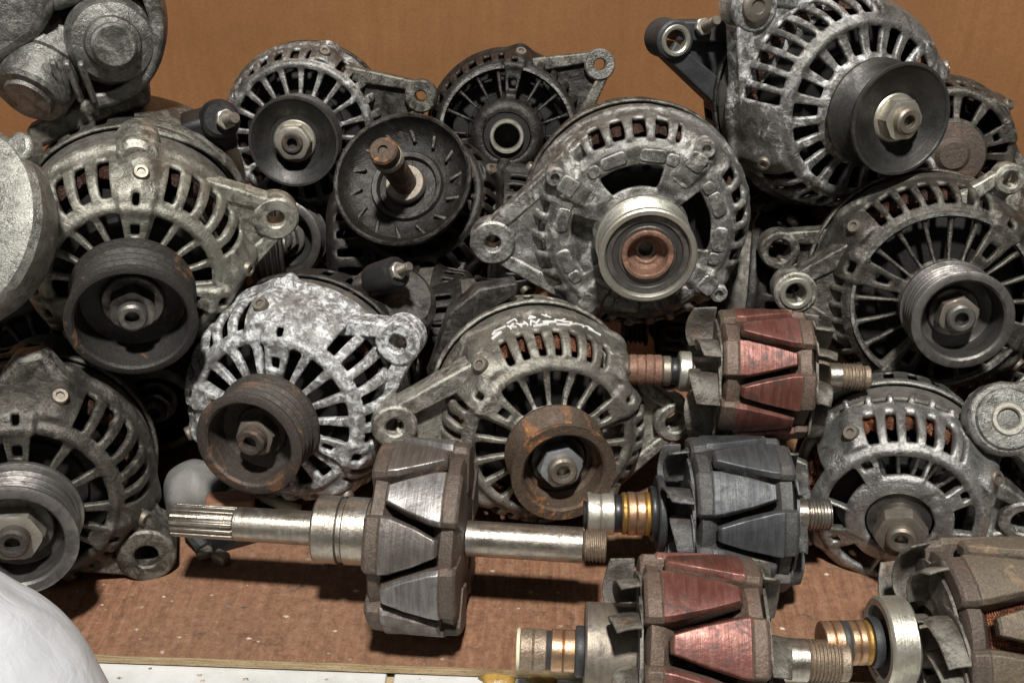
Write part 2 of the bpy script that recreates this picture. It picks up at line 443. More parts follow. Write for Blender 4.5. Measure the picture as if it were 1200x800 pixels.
def hexnut(parent, z, r, h, mat, hole=8.0, a0=0.3, name='nut', m=None):
    """hexagon with chamfered corners on a round collar"""
    v, f = [], []
    seg = 36
    def ring(rad_fn, zz):
        s = len(v)
        for i in range(seg):
            a = a0 + 2 * math.pi * i / seg
            rr = rad_fn(a - a0)
            v.append((rr * math.cos(a), rr * math.sin(a), zz))
        return list(range(s, s + seg))
    hx = lambda a: r * math.cos(math.pi / 6) / math.cos((a % (math.pi / 3)) - math.pi / 6)
    rings = [ring(lambda a: hole, z), ring(lambda a: min(hx(a), r * 0.95), z), ring(lambda a: hx(a), z + 1.2),
             ring(lambda a: hx(a), z + h - 1.6), ring(lambda a: min(hx(a), r * 0.93), z + h - 0.4),
             ring(lambda a: r * 0.80, z + h), ring(lambda a: hole, z + h)]
    for k in range(len(rings)):
        A, B = rings[k], rings[(k + 1) % len(rings)]
        for i in range(seg):
            j = (i + 1) % seg
            f.append((A[i], A[j], B[j], B[i]))
    if m is not None: v = xf(v, m)
    return mk(name, v, f, mat, parent, sharp=25)

def tube(name, pts, r, mat, parent=None, seg=8, scale=MM):
    pts = [Vector(p) for p in pts]
    v, f = [], []
    up = Vector((0.13, 0.2, 0.97))
    for i, p in enumerate(pts):
        t = (pts[min(i + 1, len(pts) - 1)] - pts[max(i - 1, 0)]).normalized()
        a = t.cross(up).normalized(); b = a.cross(t)
        rr = r[i] if isinstance(r, (list, tuple)) else r
        for k in range(seg):
            an = 2 * math.pi * k / seg
            v.append(tuple(p + a * rr * math.cos(an) + b * rr * math.sin(an)))
    for i in range(len(pts) - 1):
        for k in range(seg):
            q = (k + 1) % seg
            f.append((i * seg + k, i * seg + q, (i + 1) * seg + q, (i + 1) * seg + k))
    f.append(tuple(range(seg - 1, -1, -1))); f.append(tuple(range((len(pts) - 1) * seg, len(pts) * seg)))
    return mk(name, v, f, mat, parent, scale=scale)

def angd(a, b):
    return abs((a - b + 180) % 360 - 180)

# ------------------------------------------------------------------ alternator pieces
def shell(name, rows, NA, keep, mat, parent, thick=3.0, lift=None, bulge=None, wob=0.35, sub=1, seed=0.0):
    """a revolved casting with openings: rows = [(r, z)], cells dropped where keep() is false"""
    idx, v, f = {}, [], []
    def vid(i, j):
        i %= NA
        if (i, j) not in idx:
            r, z = rows[j]
            a = 360.0 * i / NA
            if bulge: r += bulge(a, j)
            if lift: z += lift(a, j)
            p = (r * math.cos(R_(a)), r * math.sin(R_(a)), z)
            if wob: p = jit(p, wob, 7.0, seed)
            idx[(i, j)] = len(v); v.append(p)
        return idx[(i, j)]
    for j in range(len(rows) - 1):
        for i in range(NA):
            a = 360.0 * (i + 0.5) / NA
            if keep(a, i, j):
                f.append((vid(i, j), vid(i, j + 1), vid(i + 1, j + 1), vid(i + 1, j)))
    return mk(name, v, f, mat, parent, solid=thick, sub=sub)

def lug(parent, ang, D, rb, rh, z0, z1, R, da, mat, boss_mat=None, web=True, dz=2.0, bar=5.0, bush=None, webmat=None):
    """mounting ear: two bars running tangent from the body to a drilled boss, thin web between"""
    boss_mat = boss_mat or mat
    a = R_(ang)
    ca, sa = math.cos(a), math.sin(a)
    def T(u, w): return (u * ca - w * sa, u * sa + w * ca)
    if bush is None:
        prof = [(rh, z0 - dz), (rh, z1 + dz - 1), (rh + 1, z1 + dz), (rb - 1.2, z1 + dz), (rb, z1 + dz - 1.2), (rb, z0 - dz + 1), (rb - 1, z0 - dz)]
    else:
        prof = [(bush, z0 - dz), (bush, z1 + dz - 0.5), (rb - 1.2, z1 + dz - 0.5), (rb, z1 + dz - 1.6), (rb, z0 - dz + 1), (rb - 1, z0 - dz)]
    m = at(D * ca, D * sa, 0)
    b = lathe('boss', prof, boss_mat, parent, 40, m=m, wob=0.2)
    if bush is not None:
        lathe('bushing', [(rh, z0 - dz - 1), (rh, z1 + dz), (rh + 1, z1 + dz + 1), (bush - 0.6, z1 + dz + 1), (bush, z1 + dz + 0.3), (bush, z0 - dz - 1)], 'ring_steel', b, 40, m=m)
    w0 = R * math.sin(R_(da)); u0 = R * math.cos(R_(da)) - 2
    for s in (1, -1):
        p = [T(u0 - 3, s * (w0 + 1)), T(D, s * (rb - 0.2)), T(D - 1.5, s * (rb - bar)), T(u0 - 3, s * (w0 - bar - 3))]
        if s < 0: p = p[::-1]
        prism('ear_rib', p, z0, z1, mat, parent, bevel=1.4)
    if web:
        k = 8
        p = [T(u0 - 5, -(w0 - 2)), T(D - rb * 0.6, -(rb - 2.5))]
        p += [T(D - rb * 0.9, 0), T(D - rb * 0.6, rb - 2.5), T(u0 - 5, w0 - 2)]
        prism('ear_web', p, z0 + (z1 - z0) * 0.2, z1 - (z1 - z0) * (0.35 if web is True else web), webmat or mat, parent, bevel=0.8)
    return b

def bolt(parent, ang, r, z, rad=4.5, h=4.0, mat='nut_dull', tilt=0.0, hexa=False):
    m = at(r * math.cos(R_(ang)), r * math.sin(R_(ang)), z, rz=ang, ry=tilt)
    if hexa: return hexnut(parent, 0, rad, h, mat, hole=0.6, name='bolt', m=m)
    return lathe('bolt', [(0, h - 1.2), (rad * 0.45, h - 1.2), (rad * 0.5, h), (rad * 0.85, h), (rad, h - 1), (rad, -3), (0, -3)], mat, parent, 20, closed=False, m=m)

def pulley(parent, kind, pr, z0, w, mat, ribs=5, inner=None, cav=None, bore=8.5, wall=None):
    """groove profile outside, dished front inside"""
    inner = inner if inner is not None else pr - 5.5
    cav = cav if cav is not None else w * 0.62
    p = [(bore, z0)]
    if kind == 'ribbed':
        p += [(pr - 2, z0), (pr + 1.2, z0 + 0.3), (pr + 1.2, z0 + 2.6)]
        wz = (w - 7.0) / ribs
        z = z0 + 3.2
        for i in range(ribs):
            p += [(pr - 2.6, z + wz * 0.22), (pr - 2.6, z + wz * 0.30), (pr - 0.2, z + wz * 0.72), (pr - 0.2, z + wz * 0.86)]
            z += wz
        p += [(pr - 2.2, z0 + w - 3.6), (pr + 1.2, z0 + w - 2.8), (pr + 1.6, z0 + w - 0.8)]
    elif kind == 'vee':
        p += [(pr - 1.5, z0), (pr, z0 + 0.8), (pr, z0 + 2.5), (pr - 9, z0 + w * 0.42), (pr - 9, z0 + w * 0.52), (pr, z0 + w - 3.0), (pr + 0.6, z0 + w - 1.0)]
    elif kind == 'double':
        p += [(pr - 1.5, z0), (pr, z0 + 0.8), (pr, z0 + 2.2), (pr - 4.5, z0 + w * 0.28), (pr - 4.5, z0 + w * 0.36), (pr - 1.2, z0 + w * 0.46),
              (pr - 1.2, z0 + w * 0.56), (pr - 6, z0 + w * 0.66), (pr - 6, z0 + w * 0.74), (pr, z0 + w - 3.0), (pr + 0.8, z0 + w - 1.0)]
    p += [(pr + 0.2, z0 + w), (inner + 1.2, z0 + w), (inner, z0 + w - 1.2), (inner - 1.5 if wall is None else wall, z0 + w - cav), (inner - 4 if wall is None else wall - 2, z0 + w - cav - 1.5), (bore, z0 + w - cav - 1.5)]
    return lathe('pulley', p, mat, parent, 96, wob=0.12, sharp=32)

def shaft_end(parent, z0, z1, r, mat, sock=3.6, parent_name='shaft'):
    return lathe('shaft', [(0, z1 - 5), (sock, z1 - 5), (sock, z1 - 0.4), (sock + 0.8, z1), (r - 1.2, z1), (r, z1 - 1.2), (r, z0), (0, z0)], mat, parent, 28, closed=False)

def body(root, R, rr, hub, bore, nf, ns, mat, plates=(), bosses=(), rear_mat=None, rear=True, hubz=8.0, fo=0.70, so=0.5,
         depth=24.0, face_gap=None, slot_gap=None, plain_band=0.0, seed=0.0, wind='copper_dark', lam='laminate', rlen=36.0, slab=24.0,
         teeth=False, fan=True, lift2=None, keep2=None, plate_w=10.0, NA=180, thick=4.0, boss_r=3.5):
    rows = [(bore, hubz), (bore + 3, hubz + 0.8), (hub - 1.5, hubz - 1.0), (hub + 1.5, 3.0)]
    nfr = 6
    for k in range(1, nfr + 1):
        t = k / nfr
        rows.append((hub + 1.5 + (rr - 3 - hub - 1.5) * t, 3.0 * (1 - t)))
    jf0, jf1 = 3, 3 + nfr
    rows += [(rr, 1.1), (rr + 2.4, 0.6), (rr + 3.8, -1.6)]
    js0 = len(rows) - 1
    nsr = 8
    for k in range(1, nsr + 1):
        u = k / nsr * math.pi / 2
        rows.append((rr + 3.8 + (R - 1 - rr - 3.8) * math.sin(u), -1.6 - (depth - 1.6) * (1 - math.cos(u))))
    js1 = len(rows) - 1
    if plain_band:
        rows += [(R - 0.6, -depth - plain_band * 0.5), (R - 0.2, -depth - plain_band)]
    zb = -depth - plain_band
    rows += [(R + 0.2, zb - 2), (R + 2.0, zb - 3.0), (R + 2.0, zb - 7.5), (R + 0.4, zb - 9)]
    jl = len(rows) - 1
    cf = NA // nf; cs = NA // ns
    of = max(1, round(cf * fo)); os_ = max(1, round(cs * so))
    def keep(a, i, j):
        if keep2:
            q = keep2(a, i, j, jf0, jf1, js0, js1, jl)
            if q is not None: return q
        for pa in plates:
            d = (a - pa + 180) % 360 - 180
            if abs(d) < plate_w:
                if j in (jf0 + 2, jf0 + 3) and abs(d) < 4.0: return False
                if j in (js0, js0 + 1) and abs(d) < 2.6: return False
                return True
        if jf0 <= j < jf1 - 0 and not (face_gap and any(angd(a, c) < w for c, w in face_gap)):
            if (i % cf) < of: return False
        if js0 + 1 <= j < js1 - 1:
            if any(angd(a, b) < 11 for b in bosses): return True
            if slot_gap and any(angd(a, c) < w for c, w in slot_gap): return True
            if ((i + cs // 2) % cs) < os_: return False
        if teeth and j >= jl - 2 and (i % cs) < os_: return False
        return True
    def bulge(a, j):
        q = 0.0
        if j >= js0 + 3:
            for b in bosses:
                d = angd(a, b)
                if d < 12: q = max(q, boss_r * (0.5 + 0.5 * math.cos(math.pi * d / 12)) * min(1, (j - js0 - 2) / 4))
        return q
    def lift(a, j):
        q = 0.0
        for pa in plates:
            if angd(a, pa) < plate_w + 0.5 and jf0 < j <= js0 + 2: q = 2.4
        if j >= js0 + 2:
            for b in bosses:
                d = angd(a, b)
                if d < 11: q = max(q, 3.5 * (0.5 + 0.5 * math.cos(math.pi * d / 11)))
        if lift2: q += lift2(a, j, jf0, jf1, js0, js1, jl)
        return q
    hs = shell('front_housing', rows, NA, keep, mat, root, thick, lift, bulge, seed=seed)
    for b in bosses:
        bolt(root, b, rr + 3.8 + (R - 4.8 - rr) * 0.80 + 1.2, -1.6 - (depth - 1.6) * 0.40 + 4.2, 4.2, 3.0, 'nut_dull', tilt=50)
    # winding heads, rotor and fan seen through the openings
    wv, wf = [], []
    nw, nm = 144, 7
    for i in range(nw):
        a = 2 * math.pi * i / nw
        lump = (0.78, 1.06, 1.12, 0.98)[i % 4] + 0.1 * noise.noise(Vector((i * 0.3, seed, 0)))
        for k in range(nm):
            b = 2 * math.pi * k / nm
            r = R - 10.5 + 5.4 * lump * math.cos(b); z = -depth - 1 + 8.5 * lump * math.sin(b)
            wv.append((r * math.cos(a), r * math.sin(a), z))
    for i in range(nw):
        for k in range(nm):
            i2, k2 = (i + 1) % nw, (k + 1) % nm
            wf.append((i * nm + k, i2 * nm + k, i2 * nm + k2, i * nm + k2))
    mk('winding', wv, wf, wind, root)
    rad = R - 19
    if fan:
        lathe('rotor', [(0, -13), (rad * 0.7, -13), (rad * 0.72, -17), (rad, -19), (rad, -46), (0, -46)], 'core', root, 48, closed=False)
    z1 = zb - 7.6
    z2 = z1 - slab
    lathe('stator', [(R - 14, z1 + 0.5), (R - 2.0, z1 + 0.5), (R - 1.0, z1 - 0.6), (R - 1.0, z2 + 0.6), (R - 2, z2 - 0.5), (R - 14, z2 - 0.5)], lam, root, 72)
    if rear:
        rm = rear_mat or mat
        rrw = [(R + 0.4, z2 + 1), (R + 2.0, z2), (R + 2.0, z2 - 4), (R + 0.2, z2 - 5.5)]
        for k in range(1, 6): rrw.append((R - 0.2 - k * 0.5, z2 - 5.5 - (rlen - 14) * k / 5))
        e = len(rrw) - 1
        rrw += [(R - 6, z2 - rlen + 4), (R - 12, z2 - rlen + 1), (R - 20, z2 - rlen), (14, z2 - rlen - 1), (4, z2 - rlen - 1)]
        def kr(a, i, j):
            if 4 <= j < e and (i % 5) < 2 and not any(angd(a, b) < 9 for b in bosses): return False
            return True
        # rear shell wound the other way so that its thickness also grows inwards
        shell('rear_housing', rrw, 120, kr, rm, root, 2.6, None, None, 0.3, 1, seed + 5)
    return dict(zb=zb, z1=z1, z2=z2, zr=z2 - rlen, hs=hs)

def nutset(root, zf, matn='nut_dull', r=13.0, h=10.0, wash=15.5, a0=0.3, shaft_m='shaft_rust', sr=7.6, ext=6.0, washer_m=None):
    lathe('washer', [(8, zf), (8, zf + 2.0), (wash - 0.8, zf + 2.0), (wash, zf + 1.2), (wash, zf)], washer_m or matn, root, 40)
    hexnut(root, zf + 2.0, r, h, matn, hole=sr, a0=a0)
    shaft_end(root, -10, zf + 2 + h + ext, sr, shaft_m)

def stud(parent, m, r=3.0, l=16.0, mat='nut_dull'):
    pts = [(0, l), (r - 0.6, l), (r, l - 0.8)]
    z = l - 1.5
    while z > 2:
        pts += [(r, z), (r - 0.5, z - 0.6)]; z -= 1.2
    pts += [(r, 0), (0, 0)]
    s = lathe('terminal_stud', pts, mat, parent, 16, closed=False, m=m)
    hexnut(s, 1, r * 1.9, 3.4, 'zinc', hole=r * 0.9, m=m, name='stud_nut')
    return s

# ------------------------------------------------------------------ setting
EA, EB = PZ(180, 769, 0.0), PZ(652, 786, 0.0)          # front edge of the plywood
ex = (EB - EA).normalized(); ey = Vector((-ex.y, ex.x, 0))
E0 = EA + ex * ((0 - EA.x) / ex.x)                      # edge point straight below the lens
SET = Matrix((ex, ey, Vector((0, 0, 1)))).transposed().to_4x4(); SET.translation = E0

def slab(name, x0, x1, y0, y1, z0, z1, nx, ny, mat, parent=None, edge=None, wob=0.0, bevel=0.0):
    v, f = [], []
    for k, z in enumerate((z1, z0)):
        for j in range(ny + 1):
            for i in range(nx + 1):
                p = (x0 + (x1 - x0) * i / nx, y0 + (y1 - y0) * j / ny, z)
                if wob and k == 0: p = (p[0], p[1] + (noise.noise(Vector((p[0] * 40, 0, 0))) * wob if j == 0 else 0), p[2])
                v.append(p)
    n = (nx + 1) * (ny + 1)
    q = lambda i, j, k: k * n + j * (nx + 1) + i
    for j in range(ny):
        for i in range(nx):
            f.append((q(i, j, 0), q(i + 1, j, 0), q(i + 1, j + 1, 0), q(i, j + 1, 0)))
            f.append((q(i, j, 1), q(i, j + 1, 1), q(i + 1, j + 1, 1), q(i + 1, j, 1)))
    nt = len(f)
    for i in range(nx):
        f.append((q(i, 0, 0), q(i, 0, 1), q(i + 1, 0, 1), q(i + 1, 0, 0)))
        f.append((q(i, ny, 0), q(i + 1, ny, 0), q(i + 1, ny, 1), q(i, ny, 1)))
    for j in range(ny):
        f.append((q(0, j, 0), q(0, j + 1, 0), q(0, j + 1, 1), q(0, j, 1)))
        f.append((q(nx, j, 0), q(nx, j, 1), q(nx, j + 1, 1), q(nx, j + 1, 0)))
    o = mk(name, v, f, mat, parent, smooth=False, scale=1.0, bevel=bevel)
    if edge:
        o.data.materials.append(M[edge])
        for p in o.data.polygons:
            if abs(p.normal.z) < 0.5: p.material_index = 1
    return o

BT = 0.0055
board = slab('shelf_board', -0.62, 0.62, 0.0, 0.575, -BT, 0.0, 160, 2, 'board', None, 'edge', 0.0007)
board.matrix_world = SET; board['kind'] = 'structure'
panel = slab('back_panel', -0.75, 0.75, 0.575, 0.587, -BT, 0.75, 2, 2, 'panel')
panel.matrix_world = SET; panel['kind'] = 'structure'
counter = slab('countertop', -0.80, 0.80, -0.34, 0.60, -0.045, -BT - 0.0045, 2, 2, 'grout')
counter.matrix_world = SET; counter['kind'] = 'structure'
gx = (SET.inverted() @ PZ(456, 795, -BT))[0]
TW = 0.152
for i in range(-4, 5):
    for j in range(2):
        x0 = gx + i * TW
        t = slab('tile', x0 + 0.0019, x0 + TW - 0.0019, 0.09 - (j + 1) * TW + 0.0019, 0.09 - j * TW - 0.0019, -BT - 0.009, -BT - 0.0012, 1, 1, 'tile', counter, None, 0, 0.0009)
        t.modifiers[0].width = 0.0012
for px, py, r in ((583, 793, 0.0085), (636, 795, 0.007)):
    c = PZ(px, py, -BT)
    v, f = [], []
    for k, (q, h) in enumerate(((1.0, -0.0014), (0.86, 0.0006), (0.5, 0.0018), (0, 0.0022))):
        for i in range(18):
            a = 2 * math.pi * i / 18
            rr = r * q * (1 + 0.35 * noise.noise(Vector((math.cos(a) * 1.6 + px, math.sin(a) * 1.6, 0))))
            v.append((rr * math.cos(a) * 1.15, rr * math.sin(a) * 0.8, h))
    for k in range(3):
        for i in range(18):
            j = (i + 1) % 18
            f.append((k * 18 + i, k * 18 + j, k * 18 + 18 + j, k * 18 + 18 + i))
    o = mk('resin_blob', v, f, 'resin', None, scale=1.0)
    o.location = c
    tag(o, 'wide amber drip of hardened resin on the open tile' if px < 600 else 'narrow amber drip of hardened resin tucked under the slip ring', 'resin drip', 'resin drips at the board edge')

# ------------------------------------------------------------------ alternators
GA = 'used alternators heaped on the shelf'
def alt(px, py, d, axis, label, roll=0.0, name='alternator', cat='alternator'):
    return thing(name, label, cat, frame_axis(P(px, py, d), camvec(axis), roll), GA)

# olive-grey alternator with the big ribbed pulley, upper left
a = alt(157, 330, 0.590, (0.25, -0.55, 0.80), 'large olive-grey alternator with grooved dark pulley below a rounded top boss')
d = body(a, 62, 43, 24, 12, 18, 30, 'alu_olive', plates=(88, 345, 205), bosses=(86, 4, 170), rear_mat='alu_olive_dark', fo=0.66, so=0.5, depth=32,
         seed=1.1, boss_r=5.5, slab=22, rlen=46)
lathe('through_bolt_boss', [(0, 14), (7.5, 14), (10.5, 11), (11.5, -14), (11, -16), (0, -16)], 'alu_olive', a, 28, closed=False, m=at(2, 61, -36), wob=0.5)
lug(a, 19, 80, 13, 5.0, d['zb'] - 8, d['zb'] + 4, 60, 44, 'alu_olive', dz=0.6, bar=9, web=0.12)
pulley(a, 'ribbed', 31, 10, 31, 'rust_pulley', 4, inner=27.5, cav=20)
nutset(a, 20.5, 'steel_dark', 12.5, 9, 16, 0.5, 'steel_dark')
m = at(40, 52, d['zr'] + 20, rz=20)
t = box('terminal_block', 30, 24, 22, 'plastic', a, m, 4)
lathe('insulator', [(0, 15), (9, 15), (11, 12), (12, 0), (0, 0)], 'plastic', a, 24, closed=False, m=at(46, 60, d['zr'] + 22, rx=-25))
stud(a, at(48, 66, d['zr'] + 36, rx=-25, ry=20), 3.2, 17)
cv, cf_ = [], []
for i in range(19):
    an = R_(8 + i * 4.6)
    for z in (d['z2'] + 4, d['z2'] - 24, d['zr'] - 4):
        r = 63 + 2 * math.sin(i * .3)
        cv.append((r * math.cos(an), r * math.sin(an), z))
for i in range(18):
    for k in range(2): cf_.append((i * 3 + k, i * 3 + 3 + k, i * 3 + 4 + k, i * 3 + 1 + k))
mk('heat_shield', cv, cf_, 'alu_olive_dark', a, solid=1.6, sharp=0)

# white-corroded alternator, lower left
a = alt(322, 488, 0.600, (-0.20, -0.36, 0.91), 'white-corroded alternator with brown rusted ribbed pulley behind the grey dome cap')
d = body(a, 63, 45, 24, 12, 18, 30, 'alu_white', plates=(78, 331, 165, 238), bosses=(92, 195, 300), rear_mat='alu_black', fo=0.62, so=0.5, seed=2.3,
         slot_gap=((66, 16),), depth=34, slab=12, rlen=34, boss_r=3)
lug(a, 27, 76, 12.5, 5.2, -36, -22, 58, 36, 'alu_white', dz=1.5, bar=9, web=False)
prism('cast_peak', [(-14, 48), (14, 46), (9, 62), (3, 70), (-2, 66), (-8, 56)], -46, -32, 'alu_white', a, bevel=3)
pulley(a, 'ribbed', 27.5, 7, 28, 'rust_brown', 4, inner=23, cav=17)
nutset(a, 16.5, 'nut_dull', 11, 9, 14, 0.1, 'rust_brown', washer_m='rust_brown')
lathe('regulator_cover', [(0, 10), (22, 10), (26, 6), (27, -16), (0, -16)], 'alu_black', a, 36, closed=False, m=at(46, 36, d['z2'] - 26, rx=-60, rz=-30))
lathe('terminal_block', [(0, 11), (8, 11), (9.5, 9), (10, -12), (0, -12)], 'plastic', a, 20, closed=False, m=at(50, 58, d['z2'] - 14, ry=60, rz=25))
stud(a, at(57, 62, d['z2'] - 9, ry=62, rz=25), 2.8, 14)

# alternator with orange rusted pulley and white marker writing, centre front
a = alt(645, 517, 0.598, (0.155, -0.36, 0.92), 'tan-grey alternator with white handwriting and an orange rusted pulley')
d5 = d = body(a, 59.5, 43.5, 23, 12, 18, 36, 'alu_tan', plates=(146, 30, 268), bosses=(133, 44, 225, 315), rear_mat='alu_tan', fo=0.72, so=0.45, seed=3.7,
         depth=25, plain_band=13, slab=12, rlen=34, wind='copper', plate_w=11)
lug(a, 177, 84, 12.5, 5.0, -28, -12, 60, 50, 'alu_tan', dz=1.5, bar=11, web=0.45)
lug(a, 4, 74, 12, 6.0, -28, -12, 60, 48, 'alu_tan', dz=1.5, bar=8, web=True)
prism('rear_bracket', [(-62, 10), (-50, 52), (-34, 66), (-12, 70), (-12, 62), (-40, 44), (-54, 8)], d['z2'] - 6, d['z2'] - 20, 'alu_black', a, bevel=1.5)
pulley(a, 'vee', 27, 10, 27, 'rust_orange', inner=21, cav=15)
nutset(a, 20.5, 'zinc_blue', 12, 9, 15, 0.25, 'nut_dull', ext=5, washer_m='steel_black')
# handwriting: upside-down letters written along the plain band; strokes as (px, py) in the photo, laid on the casting
S = [[(607, 384), (596, 386), (593, 391), (601, 392), (591, 398)], [(609, 385), (611, 391)], [(615, 384), (611, 388), (616, 391)],
     [(618, 385), (621, 392)], [(620, 388), (626, 389)], [(625, 385), (627, 392)], [(630, 393), (632, 385), (636, 392), (640, 386)], [(643, 391), (655, 393)],
     [(640, 397), (648, 394), (646, 397)], [(655, 389), (662, 391), (666, 388)], [(663, 393), (672, 394), (669, 399), (677, 397)], [(676, 396), (684, 398)],
     [(610, 379), (618, 375), (619, 380)], [(624, 374), (634, 375), (631, 380), (637, 380), (634, 376)], [(645, 376), (652, 383)], [(650, 374), (648, 380)],
     [(632, 397), (644, 396)], [(684, 401), (690, 399), (695, 405)], [(690, 404), (703, 412)], [(655, 398), (668, 400)]]
wv, wf = [], []
def band_point(px, py):
    """letters follow the band: across -> angle, down -> along the axis"""
    yy = py - 0.0041 * (px - 625) ** 2
    an = R_(90 - (px - 648) * 0.56); z = -39.0 + (yy - 374) * 0.70
    rad = (59.35 if z < -25 else 59.35 - 0.012 * (z + 25) ** 2) * MM
    return Vector((rad * math.cos(an), rad * math.sin(an), z * MM))
for st in S:
    st = [band_point(px, py) for px, py in st]
    for p, q in zip(st, st[1:]):
        up = Vector((p.x, p.y, 0)).normalized()
        dv = (q - p).normalized(); sd = dv.cross(up) * random.uniform(0.0004, 0.0007)
        b0 = len(wv)
        for e in (p - dv * 0.0003, q + dv * 0.0003):
            for s_ in (-1, 1): wv.append(tuple(e + sd * s_ + up * 0.0002))
            for s_ in (-1, 1): wv.append(tuple(e + sd * s_ - up * 0.0008))
        wf += [(b0, b0 + 1, b0 + 5, b0 + 4), (b0 + 2, b0 + 6, b0 + 7, b0 + 3), (b0, b0 + 4, b0 + 6, b0 + 2), (b0 + 1, b0 + 3, b0 + 7, b0 + 5), (b0, b0 + 2, b0 + 3, b0 + 1), (b0 + 4, b0 + 5, b0 + 7, b0 + 6)]
if wv: mk('marker_writing', wv, wf, 'paint_white', a, smooth=False, scale=1.0)

# dark sooty alternator cut by the left edge, bottom
a = alt(29, 592, 0.553, (0.24, -0.36, 0.90), 'sooty dark alternator with pale hex nut, half covered by the white bag')
d = body(a, 60, 42, 23, 12, 12, 30, 'alu_dark', plates=(92, 332, 212), bosses=(72, 345, 180), fo=0.72, so=0.5, seed=4.9, slab=14, depth=32, boss_r=4)
prism('cast_peak', [(-20, 50), (26, 48), (20, 60), (10, 74), (-4, 72), (-12, 60)], -36, -20, 'alu_dark', a, bevel=3)
lug(a, 327, 68, 15.5, 6.3, -32, -8, 56, 26, 'alu_dark', dz=2, bar=10, web=True)
pulley(a, 'ribbed', 28, 8, 28, 'steel_dark', 4, inner=23, cav=16)
nutset(a, 20, 'zinc', 13.5, 10, 17, 0.0, 'rust_brown', washer_m='steel_dark')

# right-hand alternator with blue-black ribbed pulley
a = alt(1103, 352, 0.630, (-0.08, -0.30, 0.95), 'dark grey alternator with blue-black ribbed pulley and bright bushing in its side lug')
d = body(a, 66, 50.5, 25, 12, 20, 36, 'alu_dark', plates=(159, 52, 335, 244), bosses=(140, 38, 320), fo=0.74, so=0.55, seed=6.1, slab=14, plate_w=10, depth=30)
lathe('rim_edge', [(49.6, 0.4), (49.6, 2.2), (51.4, 2.2), (51.4, 0.4)], 'alu_grey', a, 90)
lug(a, 178, 81, 12.5, 6.0, -24, -8, 61, 34, 'alu_dark', 'alu_tan', dz=2, bar=10, web=0.1, bush=9.5)
lug(a, 168, 86, 12, 7.0, -66, -52, 58, 22, 'alu_dark', dz=2, bar=8)
lug(a, 60, 76, 9, 4.5, -30, -20, 60, 20, 'alu_olive', dz=1, bar=7)
pulley(a, 'ribbed', 25.5, 12, 29, 'steel_dark', 5, inner=21.5, cav=17)
nutset(a, 22.5, 'nut_dull', 11.5, 9.5, 14, 0.35, 'steel_dark', ext=5, washer_m='steel_dark')

# top right alternator, salt stained
a = alt(1013, 128, 0.655, (0.29, -0.35, 0.89), 'big salt-stained alternator with smooth black V pulley and cream hex nut')
d = body(a, 67, 50, 33, 12, 20, 36, 'alu_salt', bosses=(215, 25, 290), slot_gap=((205, 22), (60, 30), (325, 40)), rear_mat='alu_black', fo=0.6, so=0.55, seed=7.7, depth=38, slab=14, boss_r=4, rlen=34)
lug(a, 322, 58, 12, 6.2, -14, 4, 50, 16, 'alu_salt', dz=2, bar=8, web=False, bush=9)
lug(a, 143, 84, 15, 4.0, -48, -32, 68, 40, 'alu_salt', dz=1, bar=12, web=0.1)
bolt(a, 143, 84, -32, 9, 5)
lug(a, 166, 104, 12, 6.5, -78, -62, 60, 32, 'plastic_dark', 'plastic_dark', dz=3, bar=12, web=True, bush=9.6)
stud(a, at(-84, 34, -62, rx=-18), 3.0, 20)
pulley(a, 'vee', 31.5, 9, 28, 'steel_black', inner=29, cav=5, wall=17)
nutset(a, 29.5, 'zinc', 12.5, 8, 14, 0.1, 'nut_dull', ext=5)

# central alternator with the triangular ear
a = alt(751, 273, 0.640, (0.0, -0.43, 0.90), 'grey alternator with triangular ear, kidney openings and clutch pulley with brown centre')
arms = (56, 146, 322, 236)
def k9(aa, i, j, jf0, jf1, js0, js1, jl):
    arm = any(angd(aa, q) < 15 for q in arms)
    if jf0 <= j < jf1:
        if j < jf0 + 4 and any(angd(aa, c) < 28 for c in (101, 11, 191, 281)): return False
        return True
    if js0 + 1 <= j < js1 - 2:
        if arm or (i + 3) % 6 >= 3: return True
        return False
    if j >= jl - 2 and (i + 3) % 6 < 2 and not arm: return False
    return True
def l9(aa, j, jf0, jf1, js0, js1, jl):
    q = 0.0
    if any(angd(aa, c) < 10 for c in arms) and jf0 + 3 < j < js0 + 7: q += 2.6
    if j <= jf0 and j > 0: q -= 2.0
    if js0 + 1 <= j <= js1 - 2 and arms and (int(aa / 2 + 0.01) + 3) % 6 in (4, 5): q += 1.4
    return q
d = body(a, 67, 50, 27, 20, 18, 30, 'alu_mid', depth=22, seed=8.2, keep2=k9, lift2=l9, rear_mat='alu_dark', hubz=4, slab=12, rlen=36, thick=3.4)
lug(a, 186, 87, 13.5, 5.0, -20, -8, 66, 62, 'alu_mid', dz=1.5, bar=10, web=0.12)
prism('ear_plate', [(-46, 44), (-72, 6), (-74, -16), (-50, -42), (-58, 0)], -20, -9, 'alu_mid', a, bevel=2)
def pad(ang, r, sx, sy, zz=0.3):
    pts = []
    for cx, cy, a0 in ((sx / 2 - 2.4, sy / 2 - 2.4, 0), (-sx / 2 + 2.4, sy / 2 - 2.4, 90), (-sx / 2 + 2.4, -sy / 2 + 2.4, 180), (sx / 2 - 2.4, -sy / 2 + 2.4, 270)):
        for k in range(4):
            an = R_(a0 + 30 * k); pts.append((cx + 2.4 * math.cos(an), cy + 2.4 * math.sin(an)))
    m = at(r * math.cos(R_(ang)), r * math.sin(R_(ang)), zz, rz=ang + 90)
    prism('raised_pad', pts, -3, 1.6, 'alu_mid', a, m, bevel=0.9, wob=0.4)
for ang in (112, 84, 22, 355, 170, 202, 262, 292): pad(ang, 46.5, 15, 8, -0.2)
